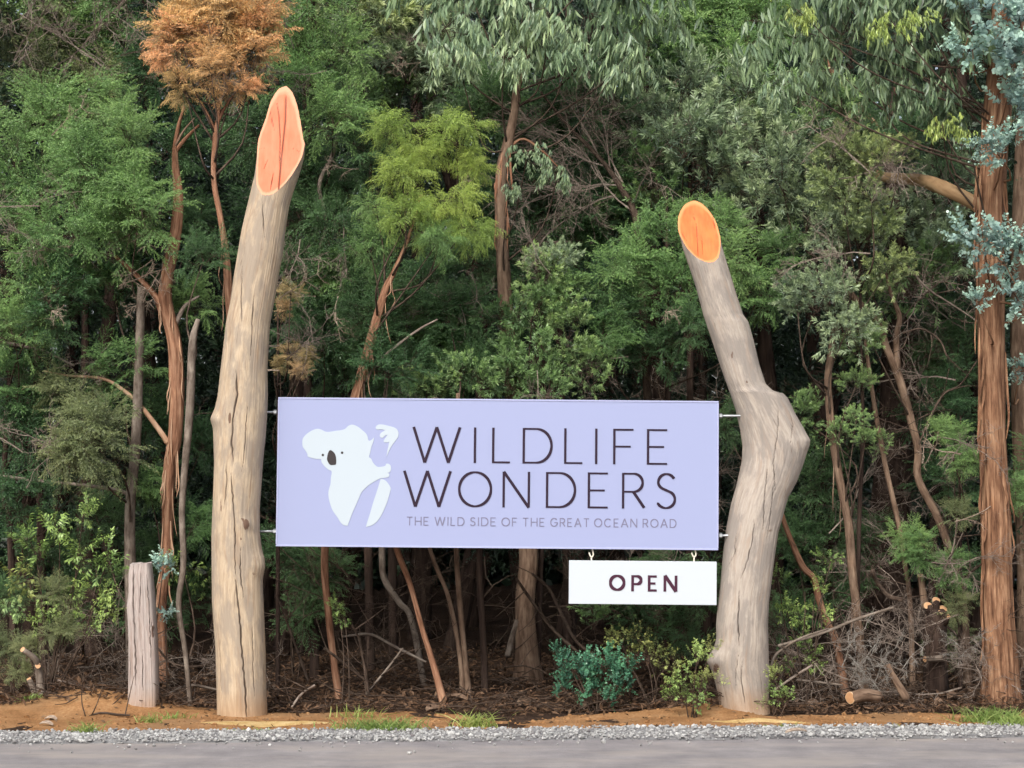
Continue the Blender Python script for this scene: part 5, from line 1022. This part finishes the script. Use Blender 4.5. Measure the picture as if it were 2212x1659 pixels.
s2 = pole('tree_stump', 'dark many-stemmed stump with orange sawn ends beside the massive gum', [D(2022, 1495, Yt), D(2020, 1420, Yt), D(2018, 1350, Yt), D(2016, 1315, Yt)], [.10, .09, .095, .095], 'bark_dark', 'stump', False)
for qx, qy, q2x, q2y, r_ in ((2012, 1330, 2005, 1310, .034), (2022, 1330, 2022, 1298, .03), (2034, 1335, 2036, 1318, .038), (2040, 1345, 2044, 1332, .03)):
    stem(s2, [D(qx, qy, Yt - .05), D(q2x, q2y, Yt - .08)], [r_ * 1.1, r_], 'bark_dark', 'stub', 10, .06, .02)
    cut_disc(s2, D(q2x, q2y - 1.5, Yt - .083), (0, -.75, .7), r_)
stem(s2, [D(2003, 1330, Yt + .05), D(1995, 1290, Yt + .06), D(1988, 1243, Yt + .06)], [.03, .028, .024], 'bark_brown', 'stub', 10, .1, .02)
cut_disc(s2, D(1988, 1242, Yt + .055), (-.2, -.4, .9), .023)
pole('sawn_branch', 'short sawn branch lying level across the dark stump', [D(2044, 1421, Yt - .14), D(2020, 1423, Yt - .15), D(2000, 1424, Yt - .16)], [.024, .024, .023], 'bark_grey', 'log')
Yg = 13.55
pole('sawn_log', 'short brown log lying on the ground by the white twigs', [D(1900, 1505, Yg) , D(1870, 1501, Yg - .02), D(1840, 1507, Yg - .05)], [.045, .05, .045], 'bark_brown', 'log')
pole('broken_stub', 'stubby bent brown branch standing up beside the short brown log', [D(1958, 1510, 13.6), D(1945, 1488, 13.6), D(1925, 1455, 13.6), D(1916, 1436, 13.6)], [.036, .03, .026, .022], 'bark_brown', 'stump', False)

# ------------------------------------------------------------------ fallen branches, brush, bark, litter, grass
FB = [('long thin branch propped across the brush beside the crooked log', [(1680, 1395, 6), (1770, 1370, 7), (1850, 1338, 7), (1930, 1312, 6)], 13.6), ('grey bent branch propped on the dark stump', [(1950, 1296, 9), (1920, 1288, 10), (1895, 1258, 9), (1884, 1232, 8)], 14.0),
      ('bare branch slanting up beside the small shrub at the crooked log foot', [(1672, 1492, 5), (1710, 1465, 6), (1755, 1437, 6)], 13.5), ('pale branch arching near the crooked log', [(1664, 1440, 5), (1680, 1410, 6), (1730, 1378, 5), (1790, 1358, 4)], 13.55),
      ('thin level stick low beside the crooked log', [(1720, 1468, 4), (1780, 1475, 5), (1820, 1480, 5)], 13.6),
      ('pale forked branch sloping down to the blue-green shrub', [(1150, 1240, 6), (1185, 1270, 7), (1210, 1320, 7), (1245, 1385, 7), (1290, 1420, 6)], 14.2), ('brown branch crossing the stout centre trunk', [(1115, 1250, 6), (1150, 1300, 7), (1195, 1360, 7), (1250, 1410, 6)], 14.3),
      ('thin branch leaning toward the foot of the pale log', [(604, 1300, 5), (640, 1400, 6), (665, 1470, 6)], 14.0), ('bare stick lying up over the dirt beside the pale log', [(630, 1528, 4), (650, 1500, 5), (680, 1480, 5)], 13.3),
      ('long bare branch lying in the dark under the sign', [(740, 1375, 5), (800, 1370, 6), (850, 1395, 6), (920, 1430, 5)], 14.4), ('straight stick slanting in the dark under the sign', [(790, 1500, 5), (840, 1440, 5), (870, 1400, 4)], 14.0),
      ('upright bare stick in the dark left under the sign beside a crossing branch', [(797, 1500, 6), (785, 1430, 6), (775, 1380, 5), (760, 1350, 4)], 13.9), ('bare branch leaning low behind the brown stem', [(700, 1400, 6), (740, 1430, 6), (790, 1470, 5)], 13.9),
      ('short thick broken limb leaning on the stout centre trunk', [(1096, 1418, 13), (1106, 1380, 14), (1118, 1340, 12)], 15.0), ('curved root-like stick at the foot of the stout centre trunk', [(1078, 1482, 5), (1095, 1468, 6), (1120, 1466, 6)], 14.8),
      ('thin pale branch lying over the top of the dirt mound', [(125, 1470, 5), (160, 1478, 5), (200, 1488, 4), (228, 1508, 3)], 13.75), ('dry stick lying on the orange dirt by the timber post', [(180, 1552, 3), (215, 1540, 5), (250, 1543, 5), (280, 1545, 4)], 13.05),
      ('bare twiggy branch behind the timber post', [(340, 1400, 4), (370, 1432, 5), (420, 1440, 5), (470, 1430, 4)], 14.2), ('low bare branch near the pale log foot', [(360, 1500, 5), (410, 1480, 6), (470, 1490, 5)], 13.8),
      ('bare arching branch over the slender poles near the massive gum', [(2110, 780, 4), (2075, 830, 4), (2040, 850, 5), (2010, 900, 5), (1985, 960, 4)], 14.6), ('thin branch reaching from the massive gum into the shade', [(2120, 700, 4), (2060, 660, 4), (2000, 620, 5), (1950, 560, 4)], 14.5), ('pale hanging stick beside the massive gum foot', [(2040, 1230, 4), (2060, 1180, 4), (2068, 1120, 4)], 14.2),
      ('grey arching twig branch above the curved slender tree', [(1950, 720, 3), (1990, 710, 4), (2030, 735, 4), (2045, 770, 3)], 14.6),
      ('bare thin branch above the undergrowth of the left bank', [(-20, 735, 9), (50, 748, 8), (100, 760, 6), (160, 790, 4)], 15.0)]
for lab, P, Yf in FB:
    pts = [D(p[0], p[1], Yf + 0.08 * math.sin(i * 1.3)) for i, p in enumerate(P)]; g = min(pts, key=lambda q: q[2])
    root = thing('fallen_branch', lab, 'branch', tuple(g)); R = [px(p[2], Yf) / 2 for p in P]
    stem(root, pts, R, RNG.choice(['twig_grey', 'twig_brown', 'bark_grey', 'twig_brown']), 'wood', 7, 0.15, 0.04)
    for _ in range(3):
        i = RNG.integers(0, len(pts) - 1); a = pts[i] + (pts[i + 1] - pts[i]) * RNG.random(); d = norm(np.array([RNG.normal(0, .7), -.15, RNG.normal(.3, .6)]))
        stem(root, [a, a + d * .12 + RNG.normal(0, .015, 3), a + d * RNG.uniform(.2, .34)], [.005, .004, .002], 'twig_brown', 'twig', 5, .1, .04)
def brush_pile(lab, spots, name='brush_pile', group=None):
    c = D(*spots[0][:2], spots[0][2]); root = thing(name, lab, 'brushwood', (c[0], c[1], H(c[0], c[1])), group)
    for x, y, Yv, s, kind, dv in spots: add_crown(root, kind, D(x, y, Yv), s, None, 'twigs', 1.0, dv)
def rd(): return (RNG.normal(0, .9), RNG.normal(-.1, .3), RNG.uniform(-.1, .8))
brush_pile('tangled bare brush heaped between the crooked log and the dark stump', [(RNG.uniform(1680, 2080), RNG.uniform(1380, 1500), RNG.uniform(13.6, 14.6), RNG.uniform(.5, .9), RNG.choice(['twigs', 'brush', 'twigs']), rd()) for _ in range(34)])
brush_pile('dark tangle of dead twigs filling the hollow under the lavender sign', [(RNG.uniform(600, 1200), RNG.uniform(1230, 1500), RNG.uniform(14.3, 16.2), RNG.uniform(.6, 1.1), 'twigs', rd()) for _ in range(34)])
brush_pile('tangle of dead twigs behind the timber post and sapling', [(RNG.uniform(20, 460), RNG.uniform(1330, 1500), RNG.uniform(14.0, 15.4), RNG.uniform(.5, .9), RNG.choice(['twigs', 'brush', 'twigs']), rd()) for _ in range(26)])
brush_pile('dead twigs among the poles in front of the big dark trunk', [(RNG.uniform(1700, 2110), RNG.uniform(650, 1350), RNG.uniform(14.8, 16.4), RNG.uniform(.6, 1.0), RNG.choice(['twigs', 'brush', 'twigs']), rd()) for _ in range(34)])
brush_pile('dead twigs in the shade between the sign and the crooked log', [(RNG.uniform(1250, 1560), RNG.uniform(760, 1400), RNG.uniform(15.2, 16.4), RNG.uniform(.6, 1.0), RNG.choice(['twigs', 'brush']), rd()) for _ in range(22)])
brush_pile('cluster of white lichen-crusted twigs by the short brown log', [(RNG.uniform(1810, 1980), RNG.uniform(1430, 1495), RNG.uniform(13.5, 13.8), RNG.uniform(.6, .9), 'lichen', (RNG.normal(0, .5), -.2, RNG.uniform(.3, 1))) for _ in range(8)], 'lichen_twigs')
brush_pile('white dried twigs at the side of the massive gum foot', [(RNG.uniform(2060, 2110), RNG.uniform(1380, 1440), 13.9, RNG.uniform(.4, .6), 'lichen', (RNG.normal(0, .5), -.2, RNG.uniform(-.3, .6))) for _ in range(4)], 'lichen_twigs')

# loose bark hanging from stems
def ribbons(lst):
    s = Soup()
    for P, w in lst:
        C = catmull(np.array(P), 10); t = norm(np.gradient(C, axis=0)); sd_ = norm(np.cross(t, [0.1, 1.0, 0.2])); ww = w * np.array([.5, .9, 1, 1, .9, 1, .8, .7, .5, .15])
        v = np.concatenate([C + sd_ * ww[:, None], C - sd_ * ww[:, None] + np.array([0, .004, 0])]); i = np.arange(9)
        s.add(v, np.column_stack([i, i + 1, i + 11, i + 10]), grain=v)
    return s
def strips(tree_label, path, n, mat, wid, Yv, ln=(.15, .45)):
    root = [o for o in COL.objects if o.get('label') == tree_label][0]; L0 = np.array(root.location)
    p = np.array([(q[0], q[1], q[2]) for q in path], float)
    for k in range(n):
        t = RNG.uniform(0, len(p) - 1.01); i = int(t); q = p[i] + (p[i + 1] - p[i]) * (t - i)
        side = RNG.choice([-1, 1]); off = RNG.uniform(.55, 1.0); yo = -math.sqrt(max(0, 1 - off * off)) * px(q[2], Yv) / 2 - .006
        a = D(q[0] + side * off * q[2] / 2, q[1], Yv + yo); l = RNG.uniform(*ln)
        P = [a, a + np.array([side * .006, -.006, -l * .4]), a + np.array([side * RNG.uniform(0, .03), -.015, -l * .75]), a + np.array([side * RNG.uniform(-.01, .05), -.01, -l])]
        s = ribbons([(np.array(P) - L0, RNG.uniform(.5, 1.0) * wid)]); link('bark_strip', s.mesh('bark_strip', M[mat]), root)
strips('broken-topped tree with red-brown peeling bark beside the tall pale log', [(361, 600, 27), (358, 660, 30), (376, 738, 30), (381, 820, 32), (381, 889, 31), (376, 956, 30), (366, 1006, 28), (361, 1104, 25), (360, 1200, 24), (349, 1294, 23)], 34, 'bark_pale', .007, base_Y(356, 1478))
strips('massive orange-brown stringybark gum with one tan limb', [(2158, 200, 64), (2141, 370, 70), (2138, 470, 66), (2141, 700, 62), (2144, 900, 60), (2150, 1100, 64), (2156, 1300, 70)], 36, 'bark_gum', .009, base_Y(2168, 1506), (.2, .7))
strips('yellow-green weeping tea tree on a slanting brown stem above the lavender sign', [(850, 590, 11), (832, 630, 15), (800, 740, 20), (770, 855, 21)], 12, 'bark_pale', .005, 14.3)
strips('slim tree with a bright orange-brown dead crown above the pale log', [(462, 386, 11), (476, 470, 12), (487, 540, 15), (495, 640, 19)], 8, 'bark_pale', .004, 14.3)
strips('stout pale-footed gum tree behind the lavender sign with long drooping leaves', [(1097, 309, 23), (1083, 370, 24), (1083, 480, 26)], 12, 'bark_red', .008, 15.1)
strips('slender flaky-barked tree with grey-green leaf tufts beside the crooked log', [(1788, 822, 15), (1798, 939, 16), (1825, 1091, 18), (1842, 1240, 19), (1852, 1334, 19)], 14, 'bark_brown', .005, 14.5)

# curled pieces of shed bark on the ground
BK = [('arched pale bark slab beside the blue-green shrub', 1275, 1523, .17, .05), ('long flat bark slab below the close stem pair', 985, 1510, .2, .03), ('curled bark slab near the stout centre trunk foot', 1135, 1518, .16, .05), ('splayed bark piece at the foot of the reddish slanting stem', 940, 1530, .14, .05), ('upright pale bark curl by the short brown log', 1757, 1520, .09, .05), ('bent pale bark strip ending near the short brown log', 1790, 1510, .16, .03), ('upright bark piece near the massive gum foot', 2060, 1505, .10, .05), ('small pale bark chip near the massive gum foot', 2030, 1520, .08, .04), ('pale bark strip lying at the gravel edge', 1720, 1586, .16, .02), ('pale wood chip on the orange dirt below the mound', 100, 1562, .12, .02), ('flat chip on the dirt mound slope', 110, 1550, .10, .02)]
for lab, x, y, l, w in BK:
    g = G(x, y, .03); z = H(g[0], g[1]) if g[1] > 12.6 else .035; a = RNG.normal(0, .5); n = 12; t = np.linspace(-1, 1, n); arch = RNG.uniform(.008, .03) if w > .025 else .010
    C = np.column_stack([t * l / 2 * math.cos(a), t * l / 2 * math.sin(a), z - g[2] + .012 + arch * (1 - t * t)]); sd_ = np.array([-math.sin(a), math.cos(a), 0]) * w * .6 + np.array([0, 0, w * .7])
    ww = (1 - .5 * np.abs(t) ** 3)[:, None]
    top = np.concatenate([C + sd_ * ww, C, C - sd_ * ww * np.array([1, 1, -.3])]); bot = top - np.array([0, 0, .006]); v = np.concatenate([top, bot]); i = np.arange(n - 1)
    f = np.concatenate([np.column_stack([i, i + 1, i + n + 1, i + n]), np.column_stack([i + n, i + n + 1, i + 2 * n + 1, i + 2 * n])]); f2 = f[:, ::-1] + 3 * n
    e = np.concatenate([np.column_stack([i, i + 3 * n, i + 3 * n + 1, i + 1]), np.column_stack([i + 2 * n, i + 2 * n + 1, i + 5 * n + 1, i + 5 * n])])
    o = link('bark_piece', mesh_np('bark_piece', v, np.concatenate([f, f2, e]), M['bark_brown'] if w > .025 else M['twig_pale'], {'grain': v[:, [1, 2, 0]]}), None, (g[0], g[1], g[2])); tag(o, lab, 'bark')

def scatter_leaves(name, n, xr, yr, mat, ln, label, lift=.03):
    x = rng.uniform(*xr, n); y = yr[0] + (yr[1] - yr[0]) * rng.random(n) ** 1.3; z = np.maximum(hg(x, y), hv(x, y)) + rng.random(n) * lift
    d = norm(np.column_stack([rng.normal(size=n), rng.normal(size=n), rng.normal(0, .45, n)])); nn = norm(np.column_stack([rng.normal(0, .5, n), rng.normal(-.3, .5, n), np.ones(n)]))
    l = rng.uniform(*ln, n); q = kites(np.column_stack([x, y, z]), d, nn, l, l * rng.uniform(.10, .24, n), .5)
    v = q.reshape(-1, 3); o = link(name, mesh_np(name, v, np.arange(len(v)).reshape(-1, 4), M[mat], {'tint': np.repeat(rng.random(n), 4), 'tip': np.repeat(rng.random(n) ** 4, 4)}))
    tag(o, label, 'leaf litter', kind='stuff')
scatter_leaves('leaf_litter', 30000, (-7, 7), (13.35, 17.5), 'litter', (.022, .075), 'brown dry leaf litter covering the floor under the trees', .05)
scatter_leaves('stray_leaves', 500, (-6, 6), (12.5, 13.6), 'litter', (.02, .06), 'scattered dry leaves on the orange dirt', .008)
s = Soup()
for _ in range(1400):
    x, y = rng.uniform(-6.5, 6.5), 13.3 + 3 * rng.random() ** 1.4; z = H(x, y) + rng.uniform(.005, .09); a = rng.random() * 6.28; l = rng.uniform(.08, .4); d = np.array([math.cos(a), math.sin(a) * .6, rng.normal(.1, .22)])
    P = np.array([[x, y, z], np.array([x, y, z]) + d * l * .5 + rng.normal(0, .015, 3), np.array([x, y, z]) + d * l]); v, f, g = tube_arrays(P, [.004, .0035, .002], 4, .12, cap=False); s.add(v, f, grain=g)
tag(link('twig_litter', s.mesh('twig_litter', M['twig_brown'])), 'fine fallen sticks strewn over the leaf litter', 'twigs', kind='stuff')

def tuft(label, x, y, w, n, h, mat='grass', name='grass_tuft'):
    g = G(x, y, .03); r = RNG; bx = r.normal(0, w, n); by = r.normal(0, w * .35, n); z = np.maximum(hg(g[0] + bx, g[1] + by), hv(g[0] + bx, g[1] + by)) - .004
    b = np.column_stack([bx, by, z - g[2]]); d = norm(np.column_stack([r.normal(0, .38, n), r.normal(-.05, .35, n), np.ones(n)])); ln = r.uniform(.4, 1.1, n) * h
    q, sg = blades(b, d, norm(np.cross(d, ortho(d, r))), ln, r.uniform(.0022, .0042, n), np.column_stack([r.normal(0, .4, n), r.normal(0, .3, n), np.full(n, -.3)]) * ln[:, None], 3, (1, .9, .6, .05))
    v = q.reshape(-1, 3); t = np.tile(np.repeat(r.random(n), 4), sg)
    o = link(name, mesh_np(name, v, np.arange(len(v)).reshape(-1, 4), M[mat], {'tint': t, 'tip': t ** 2}), None, tuple(g)); return tag(o, label, 'grass', kind='stuff')
tuft('long bright grass tuft on the dirt below the slanting brown stem', 822, 1570, .13, 520, .16); tuft('wispy grass tuft on the dirt between the sign and the gravel', 1028, 1564, .07, 170, .18); tuft('bright grass clump near the massive gum foot', 2150, 1552, .11, 480, .17); tuft('grass running along the gravel past the massive gum', 2205, 1560, .12, 340, .12)
tuft('small grass tuft at the gravel edge below the dirt mound', 185, 1577, .05, 110, .14); tuft('sparse grass at the gravel edge before the pale log', 545, 1573, .10, 120, .05); tuft('short grass patch before the crooked log', 1715, 1566, .14, 240, .05); tuft('tiny green tuft on the gravel edge past the crooked log', 1945, 1565, .03, 50, .08)
tuft('tiny yellow grass tuft at the gravel edge below the hanging panel', 1320, 1577, .05, 60, .05); tuft('thin dry grass at the foot of the timber post', 322, 1553, .05, 50, .12); tuft('pale grass blades beside the timber post foot', 375, 1545, .06, 60, .09); tuft('thin grass blades at the litter edge near the slanting brown stem', 770, 1545, .08, 60, .14); tuft('green weedy tuft behind the dirt mound', 65, 1530, .04, 70, .09); tuft('dry grass stalks on the dirt mound crest', 130, 1512, .06, 40, .12)

def patch(name, label, cx, cy, rx, ry, mat, seed, lift=.006):
    g = G(cx, cy, .03); n = 40; a = np.linspace(0, 2 * math.pi, n, endpoint=False); V = []; f = []
    rs = np.linspace(0, 1, 7)
    for q in rs:
        k = q * (1 + .35 * noise(np.cos(a) * 2 + seed, np.sin(a) * 2, seed)); x = g[0] + rx * k * np.cos(a); y = g[1] + ry * k * np.sin(a)
        V.append(np.column_stack([x, y, np.maximum(hg(x, y), hv(x, y)) + lift * (1 - q * q) - .004 * q + .003 * noise(x * 40, y * 40)]))
    V = np.concatenate(V); i = np.arange(6)[:, None] * n; j = np.arange(n)[None]; j2 = (j + 1) % n
    o = link(name, mesh_np(name, V - g, np.stack([i + j, i + j2, i + n + j2, i + n + j], -1).reshape(-1, 4), M[mat], None, True), None, tuple(g)); tag(o, label, 'sawdust', kind='stuff')
patch('sawdust', 'pale yellow sawdust ring round the foot of the tall pale log', 560, 1556, .52, .14, 'sawdust', 2.0, .014)
patch('sawdust', 'orange-yellow sawdust streak before the crooked log', 1632, 1553, .40, .09, 'sawdust', 6.0, .014)
